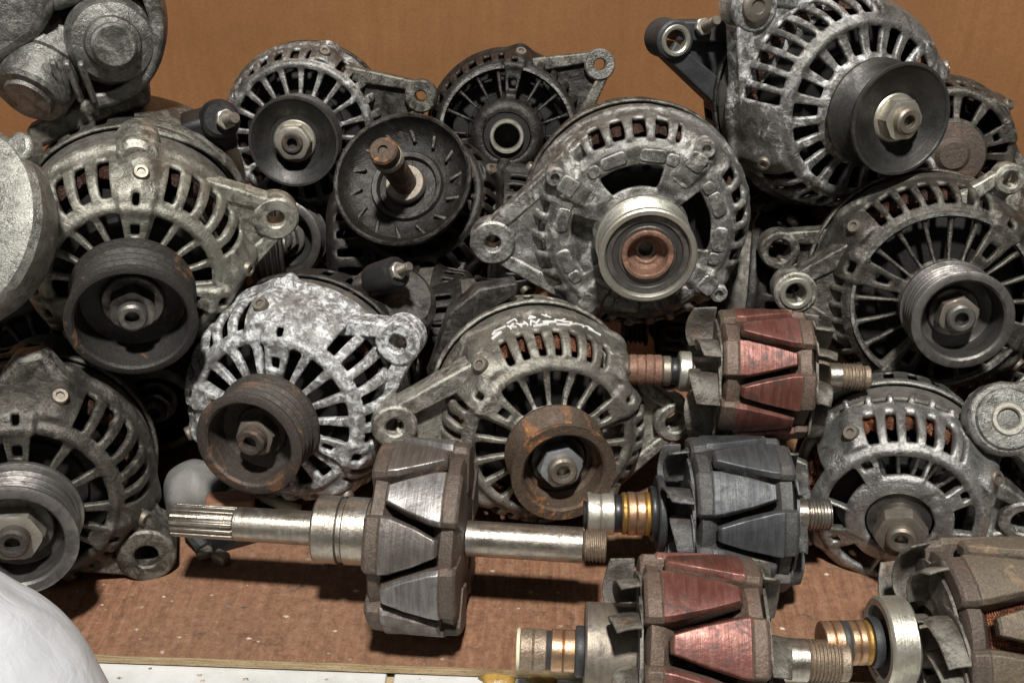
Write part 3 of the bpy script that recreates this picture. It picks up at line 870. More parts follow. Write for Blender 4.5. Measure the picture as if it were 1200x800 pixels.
for ang in (70, 128, 36, 340, 158, 216, 248, 306): pad(ang, 46.5, 7.5, 7.5, -0.2)
for ang in arms:
    pad(ang, 52, 11, 11, 1.9); pad(ang, 40, 11, 9, 0.6)
    lathe('bolt', [(0, 3.5), (2.2, 3.5), (2.6, 6.0), (4.8, 6.0), (5.4, 5.2), (5.4, -4), (0, -4)], 'alu_mid', a, 20, closed=False, m=at(61 * math.cos(R_(ang)), 61 * math.sin(R_(ang)), -3))
p = [(20, 12), (28.5, 12), (29.8, 12.4), (29.8, 15.5), (27.2, 16.5)]
for i in range(6): p += [(26.2, 17.6 + i * 2.4), (28.2, 18.7 + i * 2.4)]
p += [(27, 33), (29.6, 34), (29.8, 37.5), (28.8, 38.2), (26.4, 38.2), (25.6, 37.2), (25.2, 34.5), (20, 34.5)]
p = [(r_ * 0.92, z_) for r_, z_ in p]
lathe('pulley', p, 'ring_steel', a, 96, sharp=30)
lathe('pulley_seal', [(12.88, 30), (12.88, 34.0), (15.18, 35.2), (16.01, 35.2), (16.56, 34.6), (19.32, 34.6), (19.87, 35.6), (22.54, 35.6), (23.09, 35.0), (23.09, 30)], 'steel_dark', a, 72, sharp=25)
lathe('pulley_hub', [(5.98, 14), (5.98, 28.2), (6.90, 29.2), (8.28, 29.2), (10.58, 30.5), (11.50, 36.4), (12.51, 37), (13.98, 37), (14.54, 36.2), (14.54, 14)], 'rust_copper', a, 60, sharp=25, wob=0.3)
lathe('shaft', [(0, 22), (3.5, 22), (4.2, 26.5), (6.4, 26.5), (6.4, 0), (0, 0)], 'nut_dull', a, 24, closed=False)

# back row, left
a = alt(353, 158, 0.810, (0.02, -0.33, 0.94), 'small salt-stained alternator against the back panel with flat black pulley disc and cream nut')
d = body(a, 62, 50, 30, 12, 20, 30, 'alu_salt', bosses=(72, 200, 310), rear_mat='alu_black', fo=0.66, so=0.5, seed=9.4, depth=28, slab=14, boss_r=4.5)
lug(a, 17, 92, 12, 4.0, -22, -10, 62, 36, 'alu_dark', dz=1.5, bar=8, web=True, webmat='alu_black')
pulley(a, 'vee', 31.5, 10, 24, 'steel_black', inner=29, cav=5, wall=20)
nutset(a, 28, 'zinc', 13, 9, 15, 0.05, 'rust_brown', ext=2)

# back row, middle: no pulley, empty bearing bore
a = alt(594, 158, 0.815, (0.0, -0.28, 0.95), 'dark alternator without pulley, thin spokes around an empty bearing ring')
d = body(a, 60, 49.5, 27, 17, 18, 30, 'alu_black', plates=(84, 192, 318), bosses=(80, 205, 330), fo=0.82, so=0.5, seed=10.6, hubz=12, slab=14, boss_r=4, plate_w=8)
lathe('rim_edge', [(48.2, 0.2), (48.2, 2.4), (50.4, 2.4), (50.4, 0.2)], 'alu_grey', a, 72)
lug(a, 36, 85, 11.5, 4.2, -24, -12, 60, 34, 'alu_dark', 'alu_grey', dz=1.5, bar=8, web=True, webmat='alu_black')
lathe('bearing_ring', [(9.5, 4), (9.5, 14), (10.2, 14.8), (12, 14.8), (12.6, 14), (12.6, 4)], 'ring_steel', a, 48)
lathe('bearing_seal', [(12.6, 3), (12.6, 10.5), (17, 10.5), (17, 3)], 'core', a, 48)

# dished fan disc on a rusty shaft
a = alt(478, 220, 0.735, (-0.16, 0.24, 0.955), 'black alternator with bare rusty shaft sticking out of a dished fan disc')
fz = [(11, 1), (14, 1.5), (19, 1), (20.5, 4.5), (23.5, 5), (25, 2.5), (31, 3.5), (38, 7), (42, 12), (43.6, 16.5), (45.2, 17.6), (46.4, 16.6), (46.4, 13), (44.5, 8), (40, 2), (30, -3), (11, -4)]
lathe('fan_disc', fz, 'alu_black', a, 80, sharp=25, wob=0.3)
for i in range(14):
    an = i * 360 / 14 + 8
    prism('disc_vane', [(-5, -1.1), (5, -1.4), (5, 1.4), (-5, 1.1)], 2, 7.2, 'alu_black', a, at(34.5 * math.cos(R_(an)), 34.5 * math.sin(R_(an)), 0, rz=an + 25), bevel=0.8)
lathe('collar', [(8, 4), (8, 9), (12.5, 9), (13.5, 7.5), (13.5, 4)], 'nut_dull', a, 40)
lathe('shaft', [(0, 60), (3, 60), (3.3, 62), (8, 62), (9.2, 60.5), (9.2, 50), (8.4, 49), (9.2, 48), (9.2, 47), (8.2, 46), (8.2, 0), (0, 0)], 'rust_orange', a, 36, closed=False)
lathe('thread', [(9.3, 47.5), (9.8, 48.2), (9.3, 49), (9.8, 49.7), (9.3, 50.4), (9.8, 51.1), (9.3, 51.8), (9.8, 52.5), (9.3, 53.2), (8.8, 53.2), (8.8, 47.5)], 'ring_steel', a, 36)
body(a, 56, 45, 24, 12, 18, 30, 'alu_black', rear_mat='alu_black', bosses=(20, 140, 260), seed=11.2, slab=14, hubz=-1).get('hs').location.z = -0.012
for ch in a.children:
    if ch.name.split('.')[0] in ('winding', 'rotor', 'stator', 'rear_housing', 'bolt'): ch.location.z = -0.012
lug(a, 285, 74, 10, 4, -45, -32, 56, 26, 'alu_black', dz=1.5)

# clean bright small alternator, lower right
a = alt(1053, 606, 0.575, (-0.24, -0.42, 0.87), 'clean bright aluminium alternator with open arms and a hex nut on its bare shaft')
def k13(aa, i, j, jf0, jf1, js0, js1, jl):
    broad = (118, 24, 205, 335)
    if jf0 <= j < jf1:
        if any(angd(aa, c) < 11 for c in broad): return not (j in (jf1 - 2, jf1 - 1) and any(angd(aa, c) < 3.2 for c in broad))
        if any(angd(aa, c) < 2.2 for c in (66, 168, 290, 250)): return True
        return False
    if js0 + 1 <= j < js1 - 1 and angd(aa, 82) < 34: return (i + 2) % 6 >= 3
    if js0 + 2 <= j < js1 and (angd(aa, 160) < 15 or angd(aa, 355) < 12): return False
    if j >= jl - 3 and angd(aa, 80) < 50 and i % 6 < 4: return False
    return True
d = body(a, 52, 39, 26.5, 16.5, 18, 30, 'alu_clean', thick=5, depth=30, seed=12.5, keep2=k13, hubz=5, slab=14, wind='copper', bosses=(118, 24, 205, 335), rlen=30, boss_r=4, rear_mat='alu_grey')
lug(a, 352, 64, 12.5, 6.8, -28, -14, 50, 30, 'alu_grey', dz=1.5, bar=7)
prism('side_bracket', [(-82, 6), (-54, 24), (-46, 20), (-44, -6), (-60, -30), (-80, -22)], -22, -17, 'alu_grey', a, bevel=1)
for i in range(6):
    an = 40 + i * 17
    prism('fin', [(-7, -1), (7, -1), (7, 1), (-7, 1)], -3, 7, 'alu_clean', a, at(30 * math.cos(R_(an)), 30 * math.sin(R_(an)), -12, rz=an), bevel=0.5)
lathe('bearing_ring', [(9, -4), (9, 3), (16, 3), (16.4, 2), (16.4, -4)], 'steel_black', a, 48)
lathe('spacer', [(7.5, 2), (7.5, 8), (9, 9), (10.8, 9), (11.4, 8), (11.4, 2)], 'shaft', a, 40)
hexnut(a, 9, 13.5, 9, 'nut_dull', 7.5, 0.1)
shaft_end(a, -10, 22, 7.3, 'nut_dull', 3.4)

# flat bracket casting cut by the right edge
a = alt(1222, 500, 0.560, (-0.10, 0.10, 0.99), 'flat grey cast bracket with a bright drilled boss at the right edge', name='cast_bracket', cat='bracket')
th = []
for k in range(11):
    an = R_(75 + 21 * k); th.append((-17 + 19.5 * math.cos(an), 4 + 19.5 * math.sin(an)))
outl = th + [(10, -46), (30, -64), (60, -64), (60, 34), (20, 30)]
prism('plate', outl, -16, 0, 'alu_grey', a, bevel=2.2)
lathe('boss', [(6, -18), (6, 0), (7, 1.2), (15, 1.2), (16, 0.4), (16.4, -1), (16.4, -18)], 'alu_grey', a, 40, m=at(-17, 4, 0))
lathe('bushing', [(5.5, -19), (5.5, 1.6), (6.2, 2.2), (8.0, 2.2), (8.6, 1.6), (8.6, -19)], 'ring_steel', a, 36, m=at(-17, 4, 0))
body(a, 52, 42, 22, 12, 18, 30, 'alu_grey', rear_mat='alu_grey', seed=13.9, slab=14, depth=18).get('hs')
for ch in a.children:
    if ch.name.split('.')[0] in ('front_housing', 'winding', 'rotor', 'stator', 'rear_housing', 'bolt'): ch.location = (0.046, -0.012, -0.02)

# dark alternator behind the salt-stained one, right
a = alt(1112, 180, 0.760, (-0.10, -0.28, 0.95), 'dark worn alternator peeping out behind the big salt-stained one')
body(a, 50, 41, 24, 14, 12, 30, 'alu_dark', bosses=(40, 160, 280), seed=14.4, rear_mat='alu_black', fo=0.66, slab=14, plates=(20, 140, 260))
lathe('hub_plate', [(0, 12), (9, 12), (12, 9), (22, 8), (23, 2), (0, 2)], 'pole_brown', a, 40, closed=False)
lug(a, 333, 66, 11, 4, -20, -8, 50, 30, 'alu_dark', dz=2)

# lower heap: dark alternators in the gaps, some added to darken them
def copy_tree(o, parent=None, skip=()):
    c = o.copy(); C.objects.link(c)
    if parent is not None: c.parent = parent
    for ch in o.children:
        if ch.name.split('.')[0] not in skip: copy_tree(ch, c, skip)
    return c
proto = None
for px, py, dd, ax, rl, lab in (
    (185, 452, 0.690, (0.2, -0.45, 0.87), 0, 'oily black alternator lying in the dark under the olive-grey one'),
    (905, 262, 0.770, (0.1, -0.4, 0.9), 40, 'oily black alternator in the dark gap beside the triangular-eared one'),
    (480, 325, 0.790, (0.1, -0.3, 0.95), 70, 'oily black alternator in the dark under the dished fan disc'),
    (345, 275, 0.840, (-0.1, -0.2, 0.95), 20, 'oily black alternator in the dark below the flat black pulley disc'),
    (60, 440, 0.660, (0.3, -0.3, 0.9), 150, 'black filler alternator behind the sooty one with pale hex nut')):  # added filler that keeps the left gap dark
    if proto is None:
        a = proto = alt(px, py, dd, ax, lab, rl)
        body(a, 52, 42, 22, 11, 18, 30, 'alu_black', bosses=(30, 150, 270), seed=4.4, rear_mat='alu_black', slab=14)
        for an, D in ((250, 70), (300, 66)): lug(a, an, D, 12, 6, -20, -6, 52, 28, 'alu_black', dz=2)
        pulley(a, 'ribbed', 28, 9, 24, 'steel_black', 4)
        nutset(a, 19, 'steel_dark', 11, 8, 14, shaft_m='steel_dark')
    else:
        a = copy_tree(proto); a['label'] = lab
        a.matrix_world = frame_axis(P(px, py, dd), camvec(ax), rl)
for x, y, z, yaw, sc_, lab in (  # black fillers added to hide the lit board and keep the gaps dark
    (-0.05, 0.335, 0.0545, 95, 1.0, 'black filler alternator lying on its side beneath the dished fan disc'),
    (-0.20, 0.340, 0.0545, 100, 1.0, 'black filler alternator on its side behind the ear of the olive-grey one'),
    (0.19, 0.275, 0.0545, 80, 1.0, 'black filler alternator on its side behind the small red-lacquered rotor'),
    (0.00, 0.245, 0.040, 95, 0.73, 'small black filler alternator wedged behind the one with white handwriting'),
    (-0.19, 0.235, 0.040, 80, 0.73, 'small black filler alternator wedged behind the white-corroded one'),
    (0.100, 0.268, 0.041, 265, 0.75, 'small black filler alternator under the one with the clutch pulley'),
    (0.02, 0.365, 0.0545, 85, 1.0, 'black filler alternator on its side in the dark beneath the triangular ear'),
    (-0.085, 0.262, 0.040, 265, 0.73, 'small black filler alternator wedged between the white-corroded and the handwritten ones'),
    (0.335, 0.200, 0.040, 60, 0.73, 'small black filler alternator wedged behind the flat cast bracket')):
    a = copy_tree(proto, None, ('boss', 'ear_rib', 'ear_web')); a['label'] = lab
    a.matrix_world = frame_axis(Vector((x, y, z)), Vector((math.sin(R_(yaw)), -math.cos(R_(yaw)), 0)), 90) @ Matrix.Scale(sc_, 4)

# pale flange cover cut by the left edge
a = alt(-72, 262, 0.520, (-0.22, 0.16, 0.96), 'pale olive cast end cover with broad rim cut by the left edge', name='end_cover', cat='end cover')
lathe('rim', [(30, -8), (31, 1), (33, 3), (44, 2), (50, -1), (52, -5), (51, -16), (46, -26), (30, -26)], 'alu_shell', a, 72, wob=0.5, sharp=30)
lathe('dish', [(0, -14), (22, -14), (30, -6), (31, -2), (31, -20), (0, -24)], 'pole_brown', a, 56, closed=False)
prism('ear', [(-9, 44), (11, 44), (9, 56), (3, 60), (-4, 58)], -14, -2, 'alu_shell', a, at(0, 0, 0, rz=-42), bevel=2.5)

# starter motor in the top left corner
a = alt(88, 52, 0.600, (0.25, -0.42, 0.87), 'grey cast starter motor in the top corner above the olive-grey alternator', name='starter_motor', cat='starter motor')
lathe('solenoid', [(0, 22), (10.5, 22), (11.6, 21), (11.8, 16), (14, 15), (15, 12), (21, 10), (24, 3), (25, -40), (0, -40)], 'alu_grey', a, 48, closed=False, m=at(19, 4, 2, rz=20, ry=8), wob=0.6)
lathe('motor_case', [(0, 17), (13, 17), (14, 15), (18, 15), (20, 13), (21, -6), (22.5, -7), (22.5, -12), (21, -13), (21, -50), (0, -50)], 'alu_grey', a, 48, closed=False, m=at(-19, -20, -2, rx=36, ry=-24), wob=0.5)
for k in range(3):
    box('cooling_rib', 3.4, 26, 5, 'alu_grey', a, at(-7 + k * 7, -17, 15, rz=14, rx=24), 1.2)
prism('nose_casting', [(-62, 44), (-60, -14), (-42, -16), (-18, 2), (-8, 20), (-14, 46)], -26, 8, 'alu_grey', a, bevel=6, bseg=3)
prism('nose_rib', [(-50, 44), (-46, 4), (-42, 4), (-38, 44)], 6, 14, 'alu_grey', a, bevel=2)
prism('neck_casting', [(-12, 48), (-14, 14), (6, 22), (26, 22), (36, 48)], -30, 4, 'alu_grey', a, bevel=7, bseg=3)
prism('gear_housing', [(-66, 46), (-66, -34), (-24, -44), (28, -40), (40, -8), (40, 50)], -64, -28, 'alu_dark', a, bevel=6, bseg=3)
v, f = [], []
for i in range(25):
    an = R_(-84 + i * 6.2)
    for r, z in ((33, 9), (40, 9), (42, 4), (42, -26), (36, -26), (33, -10)): v.append((6 + r * math.cos(an), 12 + r * 1.12 * math.sin(an), z))
for i in range(24):
    for k in range(6):
        q = (k + 1) % 6; f.append((i * 6 + k, i * 6 + q, i * 6 + 6 + q, i * 6 + 6 + k))
f += [(5, 4, 3, 2, 1, 0), (144, 145, 146, 147, 148, 149)]
mk('mount_ring', [jit(p, 0.6, 9, 2.2) for p in v], f, 'alu_grey', a, bevel=1.5)
prism('foot_bar', [(-40, -10), (20, 10), (32, 8), (30, -6), (-36, -22)], -14, 2, 'alu_olive_dark', a, at(8, -32, -4, rz=12), bevel=3)

# ------------------------------------------------------------------ rotors
GR = 'claw-pole rotors lying on the shelf'
def claw(name, L, R, base, tip, ph, side, mat, root_mat, parent, td=13.0, gap=3.5, chip=0.0):
    """one claw of a pole: root block, then a finger narrowing to its tip"""
    gp = L * 0.20
    xt = L / 2 - gp
    secs = [(-L / 2, base - 1.2, 0.50 * R, R - 2.6), (-L / 2 + 1.6, base, 0.50 * R, R - 1.2), (-L / 2 + td * 0.55, base, 0.50 * R, R - 1.0), (-L / 2 + td * 0.62, base, 0.50 * R, R),
            (-L / 2 + td, base - 0.8, 0.52 * R, R), (-L / 2 + td + 0.6, base - 1.2, 0.74 * R, R), ((xt - L / 2 + td) / 2, (base + tip) / 2 - 0.2, 0.80 * R, R), (xt - 1.4, tip, 0.86 * R, R), (xt, tip - 0.7, 0.87 * R, R - 1.6)]
    ks = (-1, -0.86, -0.45, 0, 0.45, 0.86, 1)
    na = 7
    v, f = [], []
    for z, hw, ri, ro in secs:
        for r in (ro, ri):
            for k in range(na):
                an = R_(ph + hw * ks[k])
                rr_ = r - (2.6 if (r == ro and k in (0, na - 1)) else 0)
                v.append((rr_ * math.cos(an), rr_ * math.sin(an), z * side))
    S_ = 2 * na
    for s in range(len(secs) - 1):
        for k in range(na - 1):
            f.append((s * S_ + k, s * S_ + k + 1, s * S_ + S_ + k + 1, s * S_ + S_ + k))
            f.append((s * S_ + na + k, s * S_ + S_ + na + k, s * S_ + S_ + na + k + 1, s * S_ + na + k + 1))
        for k in (0, na - 1):
            q = (s * S_ + k, s * S_ + S_ + k, s * S_ + S_ + na + k, s * S_ + na + k)
            f.append(q if k == 0 else q[::-1])
    e = (len(secs) - 1) * S_
    for k in range(na - 1):
        f.append((k, na + k, na + k + 1, k + 1)); f.append((e + k, e + k + 1, e + na + k + 1, e + na + k))
    v = [jit(p, 0.3, 8.0, ph) for p in v]
    o = mk(name, v, f, mat, parent, bevel=0.8, sharp=24)
    o.data.materials.append(M[root_mat])
    zr = (-L / 2 + td * 0.60) * side
    for p in o.data.polygons:
        c = p.center / MM
        if (c.z - zr) * side < 0 or Vector((c.x, c.y)).length < R * 0.955: p.material_index = 1
    return o

def fan(parent, z, side, R, n, mat, seed, hgt=13.0, r0=0.42, r1=0.92, a0=0.0, curl=30):
    rnd = random.Random(seed)
    disc = lathe('fan_plate', [(0.34 * R, z), (0.34 * R, z + 1.4 * side), (0.80 * R, z + 1.4 * side), (0.80 * R, z)], mat, parent, 48, wob=0.4)
    for i in range(n):
        an = R_(a0 + i * 360 / n + rnd.uniform(-5, 5))
        h = hgt * rnd.uniform(0.75, 1.15)
        cu = R_(curl) * rnd.uniform(0.6, 1.3)
        lean = rnd.uniform(-2.5, 2.5)
        v, f = [], []
        nk = 6
        for k in range(nk):
            t = k / (nk - 1)
            r = R * (r0 + (r1 - r0) * t)
            q = an + cu * t * t
            for s in range(4):
                u = s / 3
                w = q + (lean * u * u) / r
                hh = h * u * (0.72 + 0.28 * math.sin(math.pi * (0.15 + 0.8 * t)))
                rr_ = r * (1 - 0.03 * u)
                v.append((rr_ * math.cos(w), rr_ * math.sin(w), z + side * (0.5 + hh)))
        # foot: the blade is bent out of the plate
        b0 = len(v)
        for k in range(nk):
            t = k / (nk - 1); r = R * (r0 + (r1 - r0) * t); q = an + cu * t * t - 6.5 / r
            v.append((r * math.cos(q), r * math.sin(q), z + side * 0.5))
        for k in range(nk - 1):
            for s in range(3): f.append((k * 4 + s, k * 4 + 4 + s, k * 4 + 5 + s, k * 4 + 1 + s))
            f.append((b0 + k, b0 + k + 1, k * 4 + 4, k * 4))
        mk('fan_blade', v, f, mat, parent, solid=1.3, bevel=0.3, bseg=1, sharp=45)

def shaft_segs(parent, z0, side, segs):
    z = z0
    for ln, r, mat, kind in segs:
        z1 = z + side * ln
        lo, hi = min(z, z1), max(z, z1)
        if kind == 'plain':
            lathe('shaft', [(0, lo), (r - 0.8, lo), (r, lo + 0.8), (r, hi - 0.8), (r - 0.8, hi), (0, hi)], mat, parent, 40, closed=False)
        elif kind == 'ring':
            lathe('slip_ring', [(0, lo), (r - 0.5, lo), (r, lo + 0.5), (r, (lo + hi) / 2 - .6), (r - .5, (lo + hi) / 2), (r, (lo + hi) / 2 + .6), (r, hi - 0.5), (r - 0.5, hi), (0, hi)], mat, parent, 44, closed=False)
        elif kind == 'collar':
            lathe('collar', [(0, lo), (r - 1, lo), (r, lo + 1), (r, lo + ln * .40), (r - 1.0, lo + ln * .43), (r - 1.0, lo + ln * .5), (r, lo + ln * .53), (r, hi - 3), (r - .8, hi - 2.6), (r - .8, hi - 1), (r - 1.6, hi), (0, hi)], mat, parent, 56, closed=False)
        elif kind == 'bearing':
            lathe('bearing', [(r * .80, lo), (r - 1.2, lo), (r, lo + 1.2), (r, hi - 1.2), (r - 1.2, hi), (r * .80, hi)], mat, parent, 72)
            lathe('bearing_seal', [(0, lo + 2), (r * .79, lo + 2), (r * .79, hi - 2), (0, hi - 2)], 'plastic_dark', parent, 56, closed=False)
        elif kind == 'thread':
            n = int(ln / 1.6); pts = [(0, lo), (r - 1, lo)]
            for i in range(n):
                a_ = lo + ln * i / n; b_ = ln / n
                pts += [(r - 0.9, a_ + b_ * .1), (r, a_ + b_ * .45), (r, a_ + b_ * .6), (r - 0.9, a_ + b_ * .95)]
            pts += [(r - 1, hi), (0, hi)]
            lathe('thread', pts, mat, parent, 40, closed=False, sharp=25)
        elif kind == 'spline':
            n = 14; out = []
            for i in range(n):
                for da_, rr_ in ((-0.40, r - 1.9), (-0.22, r), (0.22, r), (0.40, r - 1.9)):
                    an = 2 * math.pi * (i + da_) / n; out.append((rr_ * math.cos(an), rr_ * math.sin(an)))
            prism('spline', out, lo, hi, mat, parent, bevel=0.35, wob=0.05)
        elif kind == 'fibre':
            lathe('insulator', [(0, lo), (r, lo), (r + .4, lo + 1), (r + .4, hi - 1), (r, hi), (0, hi)], mat, parent, 40, closed=False)
        z = z1

def rotor(loc, axis, label, R, L, phL, base, tip, claw_mat, pole_mat, left, right, coil='copper_dark', fl=None, fr=None, right_mat=None, td=13.0, ncl=6):
    z = axis.normalized()
    x = (-FWD - z * (-FWD).dot(z)).normalized()
    y = z.cross(x)
    m = Matrix((x, y, z)).transposed().to_4x4(); m.translation = loc
    o = thing('rotor', label, 'rotor', m, GR)
    for i in range(ncl):
        claw('claw', L, R, base, tip, phL + i * 360 / ncl, 1, claw_mat, pole_mat, o, td)
        claw('claw', L, R, base, tip, phL + (i + 0.5) * 360 / ncl, -1, right_mat or claw_mat, pole_mat, o, td)
    for s in (-1, 1):
        lathe('pole_plate', [(0, s * (L / 2 - 1)), (0.80 * R, s * (L / 2 - 1)), (0.88 * R, s * (L / 2 - 2.5)), (0.86 * R, s * (L / 2 - td * 0.62)), (0.72 * R, s * (L / 2 - td)), (0, s * (L / 2 - td))], pole_mat, o, 48, closed=False, wob=0.9)
    pts = [(0, -L / 2 + td - 1)]
    n = 30
    for i in range(n):
        z0 = -L / 2 + td + (L - 2 * td) * i / n; q = (L - 2 * td) / n
        pts += [(0.735 * R, z0), (0.75 * R, z0 + q * .5)]
    pts.append((0, L / 2 - td + 1))
    lathe('coil', pts, coil, o, 48, closed=False, sharp=20)
    shaft_segs(o, -L / 2 + 1, -1, left); shaft_segs(o, L / 2 - 1, 1, right)
    if fl: fan(o, -L / 2 - 0.2, -1, R, **fl)
    if fr: fan(o, L / 2 + 0.2, 1, R, **fr)
    return o

def on_ground(px, py, R, z=0.0):
    """a cylinder of radius R lying on height z whose axis passes through the pixel"""
    return PZ(px, py, z + R)

def hz(yaw, el=0.0):
    return Vector((math.cos(R_(yaw)) * math.cos(R_(el)), math.sin(R_(yaw)) * math.cos(R_(el)), math.sin(R_(el))))

r1 = rotor(on_ground(497, 627, 0.0485), hz(-5.2), 'brown and bare steel claw rotor with splined shaft lying alone on the board', 48.5, 44, -3, 18, 5.6, 'claw_brown', 'pole_brown',
      [(3.5, 13, 'pole_brown', 'plain'), (30, 17, 'shaft', 'collar'), (42, 8.6, 'shaft', 'plain'), (32, 8.4, 'shaft', 'spline')],
      [(59, 8.8, 'shaft', 'plain'), (11, 7.8, 'shaft_rust', 'thread')], right_mat='claw_steel', coil='copper_dark')
r3 = rotor(on_ground(860, 602, 0.041), hz(-0.5), 'slate-grey claw rotor with brass slip rings and black fan hub', 41, 50, -24, 18.5, 6, 'claw_grey', 'pole_grey',
      [(13, 12, 'pole_grey', 'plain'), (4, 20, 'plastic_dark', 'plain'), (3, 14, 'plastic', 'fibre'), (3, 11.5, 'brass', 'plain'), (9, 11.3, 'slip', 'ring'), (3, 11.0, 'brass', 'plain'), (4, 9.5, 'plastic', 'fibre'), (14, 11.2, 'zinc', 'ring'), (2, 7, 'plastic', 'fibre')],
      [(14, 8.3, 'shaft', 'plain'), (12, 8.3, 'shaft', 'thread')], fl=dict(n=8, mat='fan_slate', seed=31, hgt=14), fr=dict(n=8, mat='fan_slate', seed=32, hgt=7))
r2 = rotor(P(890, 438, 0.598), hz(-3.5), 'small red-lacquered claw rotor perched on top of the slate-grey one', 35.5, 48, -15, 18, 5.6, 'claw_red', 'claw_red_root',
      [(14, 8, 'nut_dull', 'plain'), (7, 11, 'ring_steel', 'plain'), (4, 7, 'plastic', 'fibre'), (5, 8.2, 'nut_dull', 'plain'), (9, 8.6, 'rust_copper', 'ring'), (9, 8.4, 'rust_copper', 'ring')],
      [(13, 10, 'shaft_rust', 'plain'), (8, 7.4, 'shaft', 'plain'), (11, 7.4, 'shaft_rust', 'thread'), (4, 6.4, 'shaft_rust', 'plain')],
      fl=dict(n=7, mat='fan_sheet', seed=21, hgt=16, r1=1.0), fr=dict(n=8, mat='fan_sheet', seed=22, hgt=12, r1=0.98))
r4 = rotor(on_ground(815, 768, 0.0455, -BT), hz(-3.0), 'large red-lacquered claw rotor overhanging the front edge of the board', 45.5, 52, 9, 18, 5.6, 'claw_red', 'claw_red_root',
      [(25, 22, 'nut_dull', 'plain'), (4, 11, 'plastic_dark', 'fibre'), (11, 9.4, 'slip', 'ring'), (2, 8.4, 'plastic_dark', 'fibre'), (12, 9.2, 'shaft_rust', 'ring'), (1.5, 9.0, 'tape', 'fibre')],
      [(8, 13, 'fan_sheet', 'plain'), (17, 9.5, 'shaft', 'plain'), (13, 9.5, 'shaft_rust', 'thread'), (5, 8.6, 'shaft_rust', 'plain')],
      fl=dict(n=8, mat='fan_sheet', seed=41, hgt=14, r0=0.52, r1=0.98), fr=dict(n=8, mat='fan_sheet', seed=42, hgt=10, r1=0.98))
r5 = rotor(on_ground(1168, 748, 0.046, -BT + 0.001), hz(2.0), 'tan rusted claw rotor with bright ball bearing, cut by the right edge', 46, 62, 8, 18, 5.6, 'claw_tan', 'pole_brown',
      [(12, 12, 'nut_dull', 'plain'), (13, 20.5, 'ring_steel', 'bearing'), (4, 11, 'plastic_dark', 'fibre'), (3, 10, 'brass', 'plain'), (7, 10, 'slip', 'ring'), (3, 9.6, 'plastic_dark', 'fibre'), (9, 10, 'slip', 'ring')],
      [(30, 9, 'shaft', 'plain')], coil='copper', fl=dict(n=9, mat='fan_sheet', seed=51, hgt=11, r1=0.98))

# ------------------------------------------------------------------ small things
# grey dome cap
c = PZ(234, 600, 0.0)
o = thing('dome_cap', 'grey rubber dome cap standing by the splined shaft', 'cap', Matrix.Translation(c))
pts = [(0, 34)]
for k in range(1, 8):
    an = k / 7 * math.pi / 2; pts.append((18 * math.sin(an), 17 + 17 * math.cos(an)))
pts += [(19, 4), (19.6, 0), (15, 0), (14, 12), (0, 20)]
lathe('dome', pts, 'plastic_grey', o, 48, closed=False, wob=1.6, sharp=30)
# brush holder with two prongs under the splined shaft
c = PZ(262, 640, 0.0)
o = thing('brush_holder', 'small dark brush holder with two pale prongs under the splined shaft', 'brush holder', Matrix.Translation(c))
box('holder_body', 34, 20, 16, 'plastic', o, at(6, 8, 8, rz=24), 2)
box('terracotta_block', 26, 12, 12, 'brick_red', o, at(4, 12, 20, rz=10), 1.5)
tube('spring_arm', [(-22, 14, 12), (-18, 2, 9), (-8, -8, 6)], [4, 4, 4.2], 'plastic_dark', o)
box('contact', 9, 7, 6, 'nut_dull', o, at(-8, -9, 4, rz=20), 1.5)
box('contact', 9, 7, 6, 'nut_dull', o, at(2, -13, 4, rz=-30), 1.5)
box('contact', 10, 7, 7, 'plastic_grey', o, at(20, 4, 14, rz=30), 1.2)
# paper tape strip
c = PZ(300, 577, 0.016)
v, f = [], []
for i in range(13):
    t = i / 12
    for s in (-4, 4): v.append((-26 + 52 * t, s + 6 * math.sin(t * 3) * 0.6 - 8 * t, 3 * math.sin(t * 5) - 4 * t + 0.02 * s * i))
for i in range(12): f.append((2 * i, 2 * i + 2, 2 * i + 3, 2 * i + 1))
o = mk('tape_strip', v, f, 'tape', None, solid=0.6)
o.location = c; tag(o, 'crumpled strip of cream tape beneath the white-corroded alternator', 'tape')

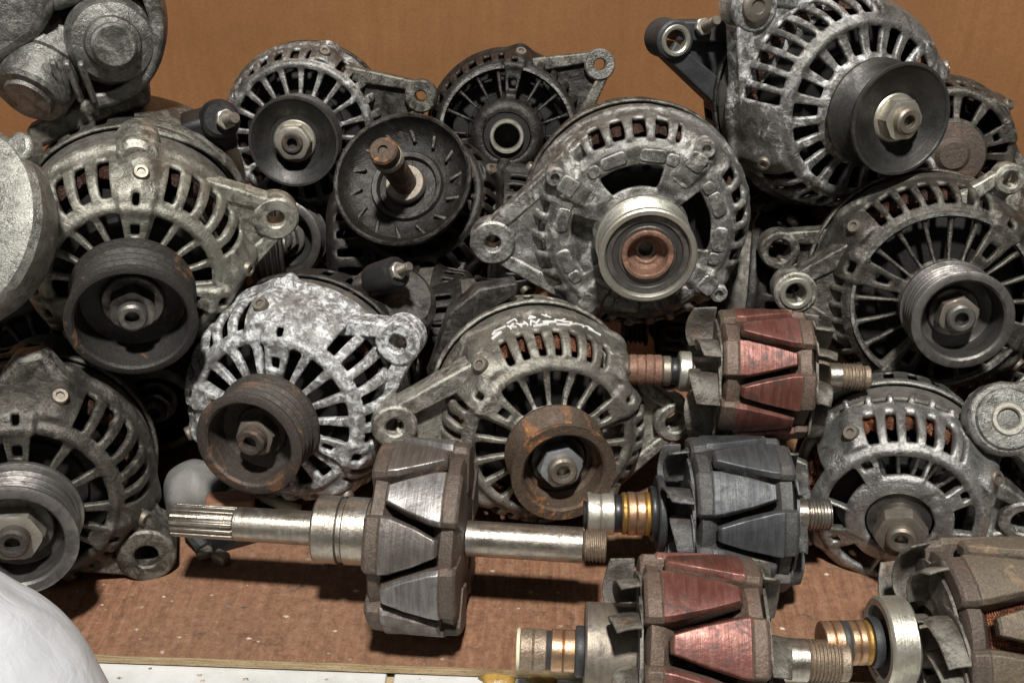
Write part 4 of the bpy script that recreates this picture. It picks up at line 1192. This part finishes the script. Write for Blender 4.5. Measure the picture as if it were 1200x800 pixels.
# grit, flakes and chips on the board and the tile edge
rnd = random.Random(5)
v, f = [], []
for k in range(420):
    x = rnd.uniform(-0.30, 0.34); y = rnd.uniform(-0.02, 0.13) if k % 5 else rnd.uniform(-0.05, 0.0)
    onb = y > 0.001
    p0 = SET @ Vector((x, y, 0.0 if onb else -BT - 0.0012))
    sz = rnd.choice((0.0005, 0.0007, 0.0009, 0.0013)); an = rnd.uniform(0, 6.28); b0 = len(v)
    for q in range(4):
        r = sz * rnd.uniform(0.6, 1.4); aq = an + q * 1.57
        v.append((p0.x + r * math.cos(aq) * 1.5, p0.y + r * math.sin(aq), p0.z - 0.0001))
    v.append((p0.x, p0.y, p0.z + sz * rnd.uniform(0.3, 0.9)))
    f += [(b0 + q, b0 + (q + 1) % 4, b0 + 4) for q in range(4)]
g_ = mk('grit', v, f, 'grit', None, smooth=False, scale=1.0)
g_['kind'] = 'stuff'; tag(g_, 'pale grit and metal flakes scattered over the brown board', 'grit')

# white plastic bag, lower left corner
c = P(-160, 900, 0.40)
v, f = [], []
nu, nv = 96, 48
BZ = c.z + BT + 0.0012
for j in range(nv + 1):
    b = math.pi * j / nv
    for i in range(nu):
        a_ = 2 * math.pi * i / nu
        n0 = Vector((math.sin(b) * math.cos(a_), math.sin(b) * math.sin(a_), math.cos(b)))
        fold = 0.07 * noise.noise(n0 * 1.3 + Vector((3, 1, 7))) + 0.055 * (0.35 - abs(noise.noise(Vector((n0.x * 2.2 + n0.z, n0.y * 2.0, n0.z * 0.8 + 4))))) + 0.018 * (0.3 - abs(noise.noise(Vector((n0.x * 6 - n0.z * 3, n0.y * 5, n0.z * 2.5))))) + 0.004 * noise.noise(n0 * 14)
        q = n0 * (1 + fold)
        v.append((q.x * 0.089, q.y * 0.075, q.z * (0.088 if q.z > 0 else BZ)))
for j in range(nv):
    for i in range(nu):
        k = (i + 1) % nu
        f.append((j * nu + i, j * nu + k, (j + 1) * nu + k, (j + 1) * nu + i))
o = mk('plastic_bag', v, f, 'bag', None, scale=1.0, sub=1)
o.location = (c.x, c.y, c.z)
tag(o, 'bulging white plastic bag in the corner in front of the board', 'plastic bag')
